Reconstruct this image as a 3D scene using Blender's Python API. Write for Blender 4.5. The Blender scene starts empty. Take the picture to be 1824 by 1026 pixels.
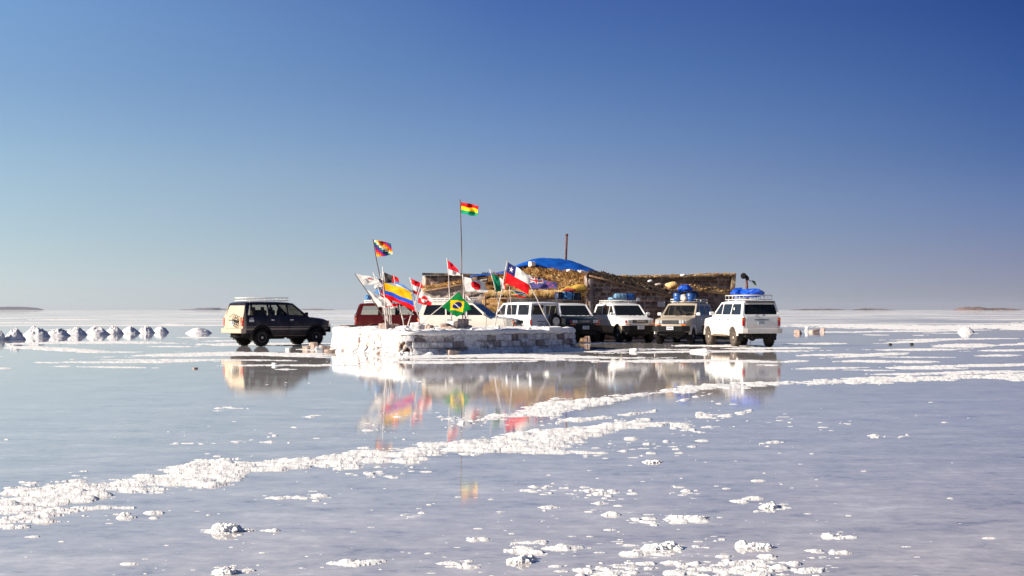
import bpy, bmesh, math, random
import numpy as np
from mathutils import Vector, Matrix

# ------------------------------------------------------------------ camera, sky, sun, exposure
SC = bpy.context.scene
COL = SC.collection
F, CX, HOR, H = 2533.0, 912.0, 552.0, 1.65      # focal length in photo pixels, centre column, horizon row, eye height
cd = bpy.data.cameras.new('camera'); cam = bpy.data.objects.new('camera', cd); COL.objects.link(cam)
cd.sensor_width = 36; cd.lens = 50; cd.shift_y = 39/1824
cd.clip_start = .1; cd.clip_end = 60000
cam.location = (0, 0, H); cam.rotation_euler = (math.radians(90), 0, 0)
SC.camera = cam

SUN_EL, SUN_AZ = math.radians(24), math.radians(-106)      # azimuth clockwise from +Y: the sun stands to the left
W = bpy.data.worlds.new('World'); SC.world = W; W.use_nodes = True
nt = W.node_tree; nt.nodes.clear()
def N(t, typ, **kw):
    n = t.nodes.new(typ)
    for k, v in kw.items():
        if hasattr(n, k) and not isinstance(getattr(type(n), k, None), type(None)): setattr(n, k, v)
        else: n.inputs[k].default_value = v
    return n
sky = nt.nodes.new('ShaderNodeTexSky'); sky.sky_type = 'NISHITA'; sky.sun_disc = False
sky.sun_elevation = SUN_EL; sky.sun_rotation = SUN_AZ; sky.altitude = 3600; sky.air_density = 1.0; sky.dust_density = 1.2; sky.ozone_density = 1.5
bg = nt.nodes.new('ShaderNodeBackground'); bg.inputs['Strength'].default_value = 0.085
wo = nt.nodes.new('ShaderNodeOutputWorld')
hs = nt.nodes.new('ShaderNodeHueSaturation'); hs.inputs['Saturation'].default_value = 1.0
nt.links.new(sky.outputs[0], hs.inputs['Color'])
# polariser: the sky is darker away from the sun and with height
tc = nt.nodes.new('ShaderNodeTexCoord'); sp = nt.nodes.new('ShaderNodeSeparateXYZ'); nt.links.new(tc.outputs['Generated'], sp.inputs[0])
def ramp(t, els, interp='LINEAR'):
    r = t.nodes.new('ShaderNodeValToRGB'); r.color_ramp.interpolation = interp
    e = r.color_ramp.elements
    while len(e) < len(els): e.new(.5)
    for i, (p, c) in enumerate(els):
        e[i].position = p; e[i].color = (*c, 1)
    return r
def s2l(c): return tuple(((v/12.92) if v <= .04045 else ((v+.055)/1.055)**2.4) for v in c)
def hx(s): return s2l([int(s[i:i+2], 16)/255 for i in (0, 2, 4)])
SKYG = []
def grade(cols): return ramp(nt, [(p, c) for p, c in cols])
rL = grade([(0, (0.619, 0.61, 0.744)), (0.0379, (0.719, 0.675, 0.676)), (0.0749, (0.792, 0.749, 0.696)), (0.1006, (0.814, 0.79, 0.738)), (0.1514, (0.746, 0.786, 0.803)), (0.2011, (0.765, 0.872, 0.928)), (.5, (.5, .6, .75)), (1, (.45, .5, .6))])
rC = grade([(0, (0.401, 0.406, 0.557)), (0.0402, (0.447, 0.426, 0.499)), (0.0873, (0.509, 0.475, 0.534)), (0.1261, (0.43, 0.47, 0.586)), (0.1719, (0.331, 0.417, 0.601)), (0.2129, (0.277, 0.363, 0.614)), (.5, (.3, .4, .6)), (1, (.45, .5, .6))])
rR = grade([(0, (0.237, 0.213, 0.317)), (0.0379, (0.239, 0.213, 0.318)), (0.0749, (0.203, 0.219, 0.34)), (0.1007, (0.156, 0.194, 0.332)), (0.1515, (0.104, 0.169, 0.343)), (0.2011, (0.068, 0.135, 0.327)), (.5, (.2, .3, .45)), (1, (.45, .5, .6))])
for r_ in (rL, rC, rR): nt.links.new(sp.outputs['Z'], r_.inputs[0])
def side(a0, a1):
    q = nt.nodes.new('ShaderNodeMapRange'); q.inputs['From Min'].default_value = a0; q.inputs['From Max'].default_value = a1
    nt.links.new(sp.outputs['X'], q.inputs['Value']); return q.outputs[0]
def mixrgb(f, a, b):
    q = nt.nodes.new('ShaderNodeMix'); q.data_type = 'RGBA'; nt.links.new(f, q.inputs[0]); nt.links.new(a, q.inputs[6]); nt.links.new(b, q.inputs[7]); return q.outputs[2]
gr = mixrgb(side(0, .34), mixrgb(side(-.34, 0), rL.outputs[0], rC.outputs[0]), rR.outputs[0])
def vmul(t, a, b):
    m = t.nodes.new('ShaderNodeVectorMath'); m.operation = 'MULTIPLY'; t.links.new(a, m.inputs[0]); t.links.new(b, m.inputs[1]); return m.outputs[0]
nt.links.new(vmul(nt, hs.outputs[0], gr), bg.inputs['Color'])
nt.links.new(bg.outputs[0], wo.inputs[0])

sl = bpy.data.lights.new('sun', 'SUN'); sl.energy = 4.8; sl.angle = math.radians(.53); sl.color = (1, .90, .76)
so = bpy.data.objects.new('sun', sl); COL.objects.link(so)
sd = Vector((math.sin(SUN_AZ)*math.cos(SUN_EL), math.cos(SUN_AZ)*math.cos(SUN_EL), math.sin(SUN_EL)))
so.rotation_euler = sd.to_track_quat('Z', 'Y').to_euler()
SC.view_settings.view_transform = 'Standard'; SC.view_settings.look = 'None'
SC.view_settings.exposure = 0.95; SC.view_settings.gamma = 1
SC.render.engine = 'CYCLES'
SC.cycles.use_denoising = True
SC.cycles.max_bounces = 8; SC.cycles.transparent_max_bounces = 16
SC.cycles.sample_clamp_indirect = 6

# ------------------------------------------------------------------ helpers
R = random.Random(7)
def depth(py): return F*H/(py-HOR)
def G(px, py):                                    # photo pixel of a ground point -> world x, y
    Y = depth(py); return Vector(((px-CX)*Y/F, Y, 0))
def at(px, py, Y):                                # photo pixel at a known depth -> world point
    return Vector(((px-CX)*Y/F, Y, H+(HOR-py)*Y/F))

def tag(o, label=None, cat=None, group=None, kind=None):
    if label: o['label'] = label
    if cat: o['category'] = cat
    if group: o['group'] = group
    if kind: o['kind'] = kind
    return o
def empty(name, loc=(0, 0, 0), rz=0):
    o = bpy.data.objects.new(name, None); COL.objects.link(o); o.location = loc; o.rotation_euler = (0, 0, rz)
    o.empty_display_size = .3
    return o

class MB:
    def __init__(s): s.bm = bmesh.new()
    def box(s, c, d, M=None, bev=0):
        r = bmesh.ops.create_cube(s.bm, size=1)
        vs = r['verts']
        for v in vs: v.co = Vector((v.co.x*d[0]+c[0], v.co.y*d[1]+c[1], v.co.z*d[2]+c[2]))
        if bev:
            es = list({e for v in vs for e in v.link_edges})
            rr = bmesh.ops.bevel(s.bm, geom=es, offset=bev, segments=2, affect='EDGES', profile=.5)
            vs = list({v for f in rr['faces'] for v in f.verts})
        if M is not None: bmesh.ops.transform(s.bm, matrix=M, verts=vs)
        return vs
    def tube(s, p0, p1, r0, r1=None, n=8):
        p0, p1 = Vector(p0), Vector(p1); r1 = r0 if r1 is None else r1
        d = (p1-p0); q = d.to_track_quat('Z', 'Y').to_matrix()
        A = []; B = []
        for i in range(n):
            a = 2*math.pi*i/n; u = q @ Vector((math.cos(a), math.sin(a), 0))
            A.append(s.bm.verts.new(p0+u*r0)); B.append(s.bm.verts.new(p1+u*r1))
        for i in range(n):
            f = s.bm.faces.new((A[i], A[(i+1) % n], B[(i+1) % n], B[i])); f.smooth = True
        s.bm.faces.new(A[::-1]); s.bm.faces.new(B)
    def path(s, pts, rs, n=8):
        rings = []
        pts = [Vector(p) for p in pts]
        for i, p in enumerate(pts):
            d = (pts[min(i+1, len(pts)-1)]-pts[max(i-1, 0)]).normalized(); q = d.to_track_quat('Z', 'Y').to_matrix()
            rings.append([s.bm.verts.new(p+q @ Vector((math.cos(2*math.pi*k/n), math.sin(2*math.pi*k/n), 0))*rs[i]) for k in range(n)])
        for a, b in zip(rings, rings[1:]):
            for k in range(n):
                f = s.bm.faces.new((a[k], a[(k+1) % n], b[(k+1) % n], b[k])); f.smooth = True
        s.bm.faces.new(rings[0][::-1]); s.bm.faces.new(rings[-1])
    def lathe(s, prof, axis='Y', c=(0, 0, 0), n=24, smooth=True):     # prof: (along axis, radius)
        rings = []
        for (h, r) in prof:
            ring = []
            for k in range(n):
                a = 2*math.pi*k/n; x, z = math.cos(a)*r, math.sin(a)*r
                p = {'Y': (x, h, z), 'X': (h, x, z), 'Z': (x, z, h)}[axis]
                ring.append(s.bm.verts.new(Vector(p)+Vector(c)))
            rings.append(ring)
        for a, b in zip(rings, rings[1:]):
            for k in range(n):
                f = s.bm.faces.new((a[k], a[(k+1) % n], b[(k+1) % n], b[k])); f.smooth = smooth
        s.bm.faces.new(rings[0][::-1]); s.bm.faces.new(rings[-1])
    def poly(s, pts):
        return s.bm.faces.new([s.bm.verts.new(p) for p in pts])
    def slab(s, pts, thick):                       # pts: planar loop of 3D points, extruded by vector thick
        th = Vector(thick); a = [s.bm.verts.new(Vector(p)) for p in pts]; b = [s.bm.verts.new(Vector(p)+th) for p in pts]
        s.bm.faces.new(a); s.bm.faces.new(b[::-1])
        for i in range(len(a)):
            j = (i+1) % len(a); s.bm.faces.new((a[j], a[i], b[i], b[j]))
    def lump(s, c, d, seed, amp=.25, sub=3, rot=0, flat=None):
        rr = random.Random(seed); vs = bmesh.ops.create_icosphere(s.bm, subdivisions=sub, radius=1)['verts']
        k = [(Vector((rr.uniform(-1, 1), rr.uniform(-1, 1), rr.uniform(-1, 1))).normalized(), rr.uniform(1.5, 5), rr.uniform(0, 6), 1) for _ in range(9)]
        cr, sr = math.cos(rot), math.sin(rot)
        for v in vs:
            n = v.co.copy(); f = sum(math.sin(n.dot(a)*w+p) for a, w, p, _ in k)/9
            co = n*(1+amp*f*2)
            if flat is not None: co.z = max(co.z, flat)
            x, y, z = co.x*d[0], co.y*d[1], co.z*d[2]
            v.co = Vector((c[0]+x*cr-y*sr, c[1]+x*sr+y*cr, c[2]+z))
        for v in vs:
            for f in v.link_faces: f.smooth = True
        return vs
    def build(s, name, mat, parent=None, bevel=0, recalc=True, smooth_angle=None):
        if recalc: bmesh.ops.recalc_face_normals(s.bm, faces=s.bm.faces)
        me = bpy.data.meshes.new(name); s.bm.to_mesh(me); s.bm.free()
        for m in (mat if isinstance(mat, (list, tuple)) else [mat]): me.materials.append(m)
        o = bpy.data.objects.new(name, me); COL.objects.link(o)
        if parent: o.parent = parent
        if smooth_angle:
            me.shade_smooth(); me.set_sharp_from_angle(angle=math.radians(smooth_angle))
        if bevel:
            b = o.modifiers.new('bevel', 'BEVEL'); b.width = bevel; b.segments = 2; b.limit_method = 'ANGLE'; b.angle_limit = math.radians(35)
        return o

def mesh_np(name, V, Fq, mat, parent=None, smooth=True, colors=None):
    me = bpy.data.meshes.new(name)
    V = np.asarray(V, np.float32); Fq = np.asarray(Fq, np.int32); k = Fq.shape[1]
    me.vertices.add(len(V)); me.vertices.foreach_set('co', V.ravel())
    me.loops.add(Fq.size); me.loops.foreach_set('vertex_index', Fq.ravel())
    me.polygons.add(len(Fq)); me.polygons.foreach_set('loop_start', np.arange(0, Fq.size, k, dtype=np.int32))
    me.polygons.foreach_set('loop_total', np.full(len(Fq), k, np.int32))
    me.polygons.foreach_set('use_smooth', np.full(len(Fq), smooth))
    me.update(calc_edges=True); me.validate()
    if colors is not None:
        a = me.color_attributes.new('tint', 'FLOAT_COLOR', 'POINT'); c = np.ones((len(V), 4), np.float32); c[:, :3] = colors
        a.data.foreach_set('color', c.ravel())
    me.materials.append(mat)
    o = bpy.data.objects.new(name, me); COL.objects.link(o)
    if parent: o.parent = parent
    return o

# numpy noise
_rng = np.random.RandomState(3); _T = _rng.rand(256, 256).astype(np.float32)
def vnoise(x, y):
    xi = np.floor(x).astype(np.int64); yi = np.floor(y).astype(np.int64); fx = x-xi; fy = y-yi
    fx = fx*fx*(3-2*fx); fy = fy*fy*(3-2*fy)
    a = _T[xi & 255, yi & 255]; b = _T[(xi+1) & 255, yi & 255]; c = _T[xi & 255, (yi+1) & 255]; d = _T[(xi+1) & 255, (yi+1) & 255]
    return (a*(1-fx)+b*fx)*(1-fy)+(c*(1-fx)+d*fx)*fy
def fbm(x, y, o=4, g=.5):
    s = 0; a = 1; t = 0
    for i in range(o):
        s = s+a*(vnoise(x+17.3*i, y+9.1*i)*2-1); t += a; a *= g; x = x*2.03; y = y*2.03
    return s/t

# ------------------------------------------------------------------ materials
def mat(name):
    m = bpy.data.materials.new(name); m.use_nodes = True; t = m.node_tree; b = t.nodes['Principled BSDF']; return m, t, b
def pmat(name, col, rough=.6, metal=0, var=.15, scale=6, bump=0, bscale=40, spec=.5, coat=0, dirt=None):
    m, t, b = mat(name)
    co = t.nodes.new('ShaderNodeTexCoord')
    n = N(t, 'ShaderNodeTexNoise'); n.inputs['Scale'].default_value = scale; n.inputs['Detail'].default_value = 5
    t.links.new(co.outputs['Object'], n.inputs['Vector'])
    r = ramp(t, [(.3, tuple(c*(1-var) for c in col)), (.7, tuple(min(1, c*(1+var)) for c in col))])
    t.links.new(n.outputs[0], r.inputs[0]); out = r.outputs[0]
    if dirt:                                          # dirt = (colour, z low, z high, amount)
        dc, z0, z1, am = dirt
        s = t.nodes.new('ShaderNodeSeparateXYZ'); t.links.new(co.outputs['Object'], s.inputs[0])
        mr = t.nodes.new('ShaderNodeMapRange'); mr.inputs['From Min'].default_value = z1; mr.inputs['From Max'].default_value = z0
        mr.inputs['To Max'].default_value = am; t.links.new(s.outputs['Z'], mr.inputs['Value'])
        ml = t.nodes.new('ShaderNodeMath'); ml.operation = 'MULTIPLY_ADD'; ml.use_clamp = True
        n2 = N(t, 'ShaderNodeTexNoise'); n2.inputs['Scale'].default_value = 3.5; n2.inputs['Detail'].default_value = 6
        t.links.new(co.outputs['Object'], n2.inputs['Vector'])
        t.links.new(mr.outputs[0], ml.inputs[0]); ml.inputs[1].default_value = 1.6
        sb = t.nodes.new('ShaderNodeMath'); sb.operation = 'SUBTRACT'; sb.inputs[1].default_value = .55; t.links.new(n2.outputs[0], sb.inputs[0])
        t.links.new(sb.outputs[0], ml.inputs[2])
        mixn = t.nodes.new('ShaderNodeMix'); mixn.data_type = 'RGBA'; t.links.new(ml.outputs[0], mixn.inputs[0])
        t.links.new(out, mixn.inputs[6]); mixn.inputs[7].default_value = (*dc, 1); out = mixn.outputs[2]
        mrr = t.nodes.new('ShaderNodeMapRange'); mrr.inputs['To Min'].default_value = rough; mrr.inputs['To Max'].default_value = .85
        t.links.new(ml.outputs[0], mrr.inputs['Value']); t.links.new(mrr.outputs[0], b.inputs['Roughness'])
    else: b.inputs['Roughness'].default_value = rough
    t.links.new(out, b.inputs['Base Color'])
    b.inputs['Metallic'].default_value = metal; b.inputs['Specular IOR Level'].default_value = spec; b.inputs['Coat Weight'].default_value = coat
    b.inputs['Coat Roughness'].default_value = .08
    if bump:
        bn = N(t, 'ShaderNodeTexNoise'); bn.inputs['Scale'].default_value = bscale; bn.inputs['Detail'].default_value = 6
        t.links.new(co.outputs['Object'], bn.inputs['Vector'])
        bp = t.nodes.new('ShaderNodeBump'); bp.inputs['Strength'].default_value = bump; bp.inputs['Distance'].default_value = .02
        t.links.new(bn.outputs[0], bp.inputs['Height']); t.links.new(bp.outputs[0], b.inputs['Normal'])
    return m
M = {}
M['tyre'] = pmat('tyre_rubber', (.010, .0095, .0095), .85, spec=.15, var=.3, scale=12, bump=.6, bscale=60)
M['tyre_dusty'] = pmat('dusty_tyre_rubber', (.055, .038, .028), .9, var=.5, scale=9, bump=.6, bscale=60)
M['rim'] = pmat('rim_metal', (.42, .40, .39), .5, metal=.25, var=.25)
M['black'] = pmat('black_plastic', (.006, .006, .007), .5, spec=.18, var=.3)
M['under'] = pmat('underbody', (.014, .012, .011), .9, var=.5, scale=5)
M['rail_dust'] = pmat('dusty_step', (.16, .11, .07), .9, var=.4)
M['interior'] = pmat('seat_cloth', (.12, .105, .09), .9, var=.3)
M['chrome'] = pmat('chrome', (.6, .6, .62), .2, metal=1, var=.05)
M['rackwhite'] = pmat('white_rack_paint', (.72, .70, .66), .5, var=.1)
M['rackdark'] = pmat('dark_rack_paint', (.06, .06, .065), .5, var=.1)
M['lamp'] = pmat('lamp_glass', (.45, .48, .5), .15, var=.2, scale=30, coat=1)
M['orange'] = pmat('orange_lens', (.72, .16, .02), .25, var=.1, coat=.6)
M['red'] = pmat('red_lens', (.45, .012, .012), .25, var=.1, coat=.6)
M['plate'] = pmat('licence_plate', (.62, .64, .68), .5, var=.1)
M['ink'] = pmat('plate_ink', (.05, .06, .09), .6)
M['steel'] = pmat('steel', (.4, .4, .42), .4, metal=.8)
M['pole'] = pmat('pale_pole', (.62, .55, .50), .6, var=.3, scale=8)
M['poledark'] = pmat('dark_pole', (.12, .07, .055), .7, var=.3, scale=8)
M['rust'] = pmat('rusty_pipe', (.13, .045, .032), .8, var=.5, scale=5, bump=.4)
M['wood'] = pmat('weathered_wood', (.23, .13, .075), .85, var=.5, scale=7, bump=.4)
M['block'] = pmat('salt_block', (.40, .30, .25), .9, var=.4, scale=7, bump=.8, bscale=25)
M['tarp'] = pmat('blue_tarp', (.003, .085, .42), .45, var=.15, scale=1.5, bump=.25, bscale=4)
M['tarpbundle'] = pmat('blue_tarp_bundle', (.006, .075, .50), .4, var=.25, scale=4, bump=.7, bscale=9)
M['barrel'] = pmat('blue_barrel', (.012, .07, .26), .4, var=.3, scale=5)
M['barrelpale'] = pmat('pale_blue_bag', (.13, .24, .36), .6, var=.35, scale=5, bump=.4, bscale=12)
M['bag'] = pmat('blue_bag', (.05, .19, .42), .6, var=.35, scale=4, bump=.4, bscale=10)
M['navy'] = pmat('navy_bag', (.012, .02, .06), .6, var=.35, scale=4, bump=.4, bscale=10)
M['redcloth'] = pmat('red_cover', (.33, .03, .02), .7, var=.3)
M['sack'] = pmat('pale_sack', (.6, .53, .46), .85, var=.3, scale=8, bump=.6, bscale=15)
M['yellow'] = pmat('yellow_cloth', (.50, .30, .04), .8, var=.35, scale=3, bump=.5, bscale=8)

# glass: part mirror, part see-through, tinted
def glass(name, tint, clear):
    m, t, b = mat(name); o = t.nodes['Material Output']
    tr = t.nodes.new('ShaderNodeBsdfTransparent'); tr.inputs[0].default_value = (*tint, 1)
    b.inputs['Base Color'].default_value = (.015, .018, .022, 1); b.inputs['Roughness'].default_value = .06
    mi = t.nodes.new('ShaderNodeMixShader')
    lw = t.nodes.new('ShaderNodeLayerWeight'); lw.inputs[0].default_value = .35
    mr = t.nodes.new('ShaderNodeMapRange'); mr.inputs['To Min'].default_value = clear; mr.inputs['To Max'].default_value = 0
    n = N(t, 'ShaderNodeTexNoise'); n.inputs['Scale'].default_value = 3
    t.links.new(lw.outputs['Facing'], mr.inputs['Value']); t.links.new(mr.outputs[0], mi.inputs[0])
    t.links.new(b.outputs[0], mi.inputs[1]); t.links.new(tr.outputs[0], mi.inputs[2]); t.links.new(mi.outputs[0], o.inputs[0])
    return m
M['glass'] = glass('clear_car_glass', (.93, .92, .88), .96)
M['glassdark'] = glass('tinted_car_glass', (.35, .38, .42), .55)

def paint(name, upper, lower=None, split=.86, stripe=None, dust=(.42, .33, .24), dust_am=.55, rear_dust=None, rough=.28, spec=.5, nz=1.1):
    m, t, b = mat(name); co = t.nodes.new('ShaderNodeTexCoord'); s = t.nodes.new('ShaderNodeSeparateXYZ')
    t.links.new(co.outputs['Object'], s.inputs[0])
    cur = None
    def mixc(fac, a, c2):
        mx = t.nodes.new('ShaderNodeMix'); mx.data_type = 'RGBA'
        t.links.new(fac, mx.inputs[0])
        if isinstance(a, tuple): mx.inputs[6].default_value = (*a, 1)
        else: t.links.new(a, mx.inputs[6])
        if isinstance(c2, tuple): mx.inputs[7].default_value = (*c2, 1)
        else: t.links.new(c2, mx.inputs[7])
        return mx.outputs[2]
    def mathn(op, a, bb, cl=False):
        q = t.nodes.new('ShaderNodeMath'); q.operation = op; q.use_clamp = cl
        for i, v in enumerate((a, bb)):
            if isinstance(v, (int, float)): q.inputs[i].default_value = v
            else: t.links.new(v, q.inputs[i])
        return q.outputs[0]
    cur = upper
    if lower: cur = mixc(mathn('LESS_THAN', s.outputs['Z'], split), cur, lower)
    if stripe:
        for z0, z1, c in stripe:
            a = mathn('GREATER_THAN', s.outputs['Z'], z0); bb = mathn('LESS_THAN', s.outputs['Z'], z1)
            cur = mixc(mathn('MULTIPLY', a, bb), cur, c)
    n2 = N(t, 'ShaderNodeTexNoise'); n2.inputs['Scale'].default_value = 2.6; n2.inputs['Detail'].default_value = 7; n2.inputs['Roughness'].default_value = .65
    t.links.new(co.outputs['Object'], n2.inputs['Vector'])
    nb = mathn('SUBTRACT', n2.outputs[0], .5)
    zt = mathn('MULTIPLY', mathn('SUBTRACT', 1.15, s.outputs['Z']), 1.6)
    d = mathn('ADD', mathn('MULTIPLY', zt, dust_am), mathn('MULTIPLY', nb, nz), True)
    b.inputs['Specular IOR Level'].default_value = spec
    d = mathn('ADD', mathn('MULTIPLY', d, .85, True), .04 if nz > 1 else .01)
    if rear_dust:
        rd = t.nodes.new('ShaderNodeMapRange'); rd.inputs['From Min'].default_value = -2.20; rd.inputs['From Max'].default_value = -2.34
        t.links.new(s.outputs['X'], rd.inputs['Value'])
        d = mathn('MAXIMUM', d, mathn('MULTIPLY', rd.outputs[0], mathn('ADD', .80, mathn('MULTIPLY', nb, .8)), True))
    cur = mixc(d, cur, rear_dust or dust)
    t.links.new(cur, b.inputs['Base Color'])
    mr = t.nodes.new('ShaderNodeMapRange'); mr.inputs['To Min'].default_value = rough; mr.inputs['To Max'].default_value = .8
    t.links.new(d, mr.inputs['Value']); t.links.new(mr.outputs[0], b.inputs['Roughness'])
    return m

# ------------------------------------------------------------------ setting: flat, salt, hills
def water_mat():
    m, t, b = mat('brine_over_salt'); L = t.links.new
    co = t.nodes.new('ShaderNodeNewGeometry')
    def noise(sx, sy, det=4, rough=.55, loc=0):
        mp = t.nodes.new('ShaderNodeMapping'); mp.inputs['Scale'].default_value = (sx, sy, 1); mp.inputs['Location'].default_value = (loc, loc, 0)
        L(co.outputs['Position'], mp.inputs[0])
        n = t.nodes.new('ShaderNodeTexNoise'); n.inputs['Scale'].default_value = 1; n.inputs['Detail'].default_value = det; n.inputs['Roughness'].default_value = rough
        L(mp.outputs[0], n.inputs['Vector']); return n.outputs[0]
    bedn = noise(.8, 1.2, 10, .72)
    bed = ramp(t, [(.36, (.22, .21, .225)), (.455, (.44, .42, .42)), (.53, (.54, .505, .485)), (.62, (.72, .68, .65))]); hf = t.nodes.new('ShaderNodeMath'); hf.operation = 'MULTIPLY_ADD'; hf.inputs[1].default_value = .45; L(noise(5, 6.5, 8, .75, 5), hf.inputs[0])
    lf = t.nodes.new('ShaderNodeMath'); lf.operation = 'MULTIPLY'; lf.inputs[1].default_value = .55; L(bedn, lf.inputs[0]); L(lf.outputs[0], hf.inputs[2])
    wr = noise(4, 7.5, 6, .72, 12); wm = t.nodes.new('ShaderNodeMapRange'); wm.inputs['From Min'].default_value = .60; wm.inputs['From Max'].default_value = .72; wm.inputs['To Max'].default_value = -.11; L(wr, wm.inputs['Value'])
    wa = t.nodes.new('ShaderNodeMath'); wa.operation = 'ADD'; L(hf.outputs[0], wa.inputs[0]); L(wm.outputs[0], wa.inputs[1])
    L(wa.outputs[0], bed.inputs[0])
    # salt showing above the brine far away
    s = t.nodes.new('ShaderNodeSeparateXYZ'); L(co.outputs['Position'], s.inputs[0])
    far = t.nodes.new('ShaderNodeMapRange'); far.inputs['From Min'].default_value = 75; far.inputs['From Max'].default_value = 140
    far.inputs['To Min'].default_value = -.5; far.inputs['To Max'].default_value = .04; L(s.outputs['Y'], far.inputs['Value'])
    fn1 = noise(.018, .085, 7, .68, 4.2)
    ad = t.nodes.new('ShaderNodeMath'); ad.operation = 'ADD'; L(fn1, ad.inputs[0]); L(far.outputs[0], ad.inputs[1])
    fr = ramp(t, [(.545, (0, 0, 0)), (.575, (1, 1, 1))]); L(ad.outputs[0], fr.inputs[0])
    mx = t.nodes.new('ShaderNodeMix'); mx.data_type = 'RGBA'; L(fr.outputs[0], mx.inputs[0]); L(bed.outputs[0], mx.inputs[6]); mx.inputs[7].default_value = (.78, .765, .74, 1)
    trk = None
    for (cx_, cy_, r_, w_) in ((2.6, -7.0, 17.6, .12), (2.6, -7.0, 19.2, .12), (9.5, -14, 31.5, .14), (9.5, -14, 33.1, .14), (-3, 30, 21.5, .1)):
        sb_ = t.nodes.new('ShaderNodeVectorMath'); sb_.operation = 'DISTANCE'; wv = t.nodes.new('ShaderNodeVectorMath'); wv.operation = 'MULTIPLY'; wv.inputs[1].default_value = (1, 1, 0)
        L(co.outputs['Position'], wv.inputs[0]); L(wv.outputs[0], sb_.inputs[0]); sb_.inputs[1].default_value = (cx_, cy_, 0)
        d1 = t.nodes.new('ShaderNodeMath'); d1.operation = 'SUBTRACT'; L(sb_.outputs['Value'], d1.inputs[0]); d1.inputs[1].default_value = r_
        d2 = t.nodes.new('ShaderNodeMath'); d2.operation = 'ABSOLUTE'; L(d1.outputs[0], d2.inputs[0])
        d3 = t.nodes.new('ShaderNodeMapRange'); d3.inputs['From Min'].default_value = 0; d3.inputs['From Max'].default_value = w_*1.6; d3.inputs['To Min'].default_value = .28; d3.inputs['To Max'].default_value = 0; L(d2.outputs[0], d3.inputs['Value'])
        if trk is None: trk = d3.outputs[0]
        else:
            d4 = t.nodes.new('ShaderNodeMath'); d4.operation = 'MAXIMUM'; L(trk, d4.inputs[0]); L(d3.outputs[0], d4.inputs[1]); trk = d4.outputs[0]
    tn = t.nodes.new('ShaderNodeMath'); tn.operation = 'MULTIPLY'; L(trk, tn.inputs[0]); L(noise(1.3, 1.3, 5, .6, 8), tn.inputs[1])
    mt = t.nodes.new('ShaderNodeMix'); mt.data_type = 'RGBA'; L(tn.outputs[0], mt.inputs[0]); L(mx.outputs[2], mt.inputs[6]); mt.inputs[7].default_value = (.16, .15, .165, 1)
    L(mt.outputs[2], b.inputs['Base Color'])
    rn = noise(.9, 1.3, 5)
    rr = t.nodes.new('ShaderNodeMapRange'); rr.inputs['From Min'].default_value = .35; rr.inputs['From Max'].default_value = .7
    rr.inputs['To Min'].default_value = .005; rr.inputs['To Max'].default_value = .032; L(rn, rr.inputs['Value'])
    rm = t.nodes.new('ShaderNodeMath'); rm.operation = 'MAXIMUM'; L(rr.outputs[0], rm.inputs[0])
    fm = t.nodes.new('ShaderNodeMath'); fm.operation = 'MULTIPLY'; fm.inputs[1].default_value = .8; L(fr.outputs[0], fm.inputs[0]); L(fm.outputs[0], rm.inputs[1])
    L(rm.outputs[0], b.inputs['Roughness']); b.inputs['IOR'].default_value = 1.34
    sf = t.nodes.new('ShaderNodeMath'); sf.operation = 'MULTIPLY_ADD'; sf.inputs[1].default_value = -.5; sf.inputs[2].default_value = .5; L(fr.outputs[0], sf.inputs[0])
    L(sf.outputs[0], b.inputs['Specular IOR Level'])
    # capillary ripples
    bn = noise(9, 22, 3, .5, 1.3)
    bp = t.nodes.new('ShaderNodeBump'); bp.inputs['Strength'].default_value = .10; bp.inputs['Distance'].default_value = .0025; L(bn, bp.inputs['Height'])
    L(bp.outputs[0], b.inputs['Normal'])
    return m
# the brine sheet, from behind the camera to the horizon
mb = MB(); rad = 24000
rings = [30, 100, 400, 2000, 9000, rad]
c0 = mb.bm.verts.new((0, 0, 0)); prev = None
for r in rings:
    ring = [mb.bm.verts.new((math.cos(2*math.pi*k/96)*r, math.sin(2*math.pi*k/96)*r, 0)) for k in range(96)]
    for k in range(96):
        j = (k+1) % 96
        if prev: mb.bm.faces.new((prev[k], ring[k], ring[j], prev[j]))
        else: mb.bm.faces.new((c0, ring[k], ring[j]))
    prev = ring
tag(mb.build('salt_flat', water_mat()), kind='structure')

def salt_mat():
    m, t, b = mat('salt_crust'); L = t.links.new
    co = t.nodes.new('ShaderNodeNewGeometry')
    n = t.nodes.new('ShaderNodeTexNoise'); n.inputs['Scale'].default_value = 14; n.inputs['Detail'].default_value = 6; L(co.outputs['Position'], n.inputs['Vector'])
    r = ramp(t, [(.3, (.72, .69, .67)), (.6, (.84, .825, .80))]); L(n.outputs[0], r.inputs[0]); L(r.outputs[0], b.inputs['Base Color'])
    b.inputs['Roughness'].default_value = .85; b.inputs['Specular IOR Level'].default_value = .2
    n2 = t.nodes.new('ShaderNodeTexNoise'); n2.inputs['Scale'].default_value = 60; n2.inputs['Detail'].default_value = 6; L(co.outputs['Position'], n2.inputs['Vector'])
    bp = t.nodes.new('ShaderNodeBump'); bp.inputs['Strength'].default_value = .7; bp.inputs['Distance'].default_value = .012; L(n2.outputs[0], bp.inputs['Height']); L(bp.outputs[0], b.inputs['Normal'])
    return m
M['salt'] = salt_mat()

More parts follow.
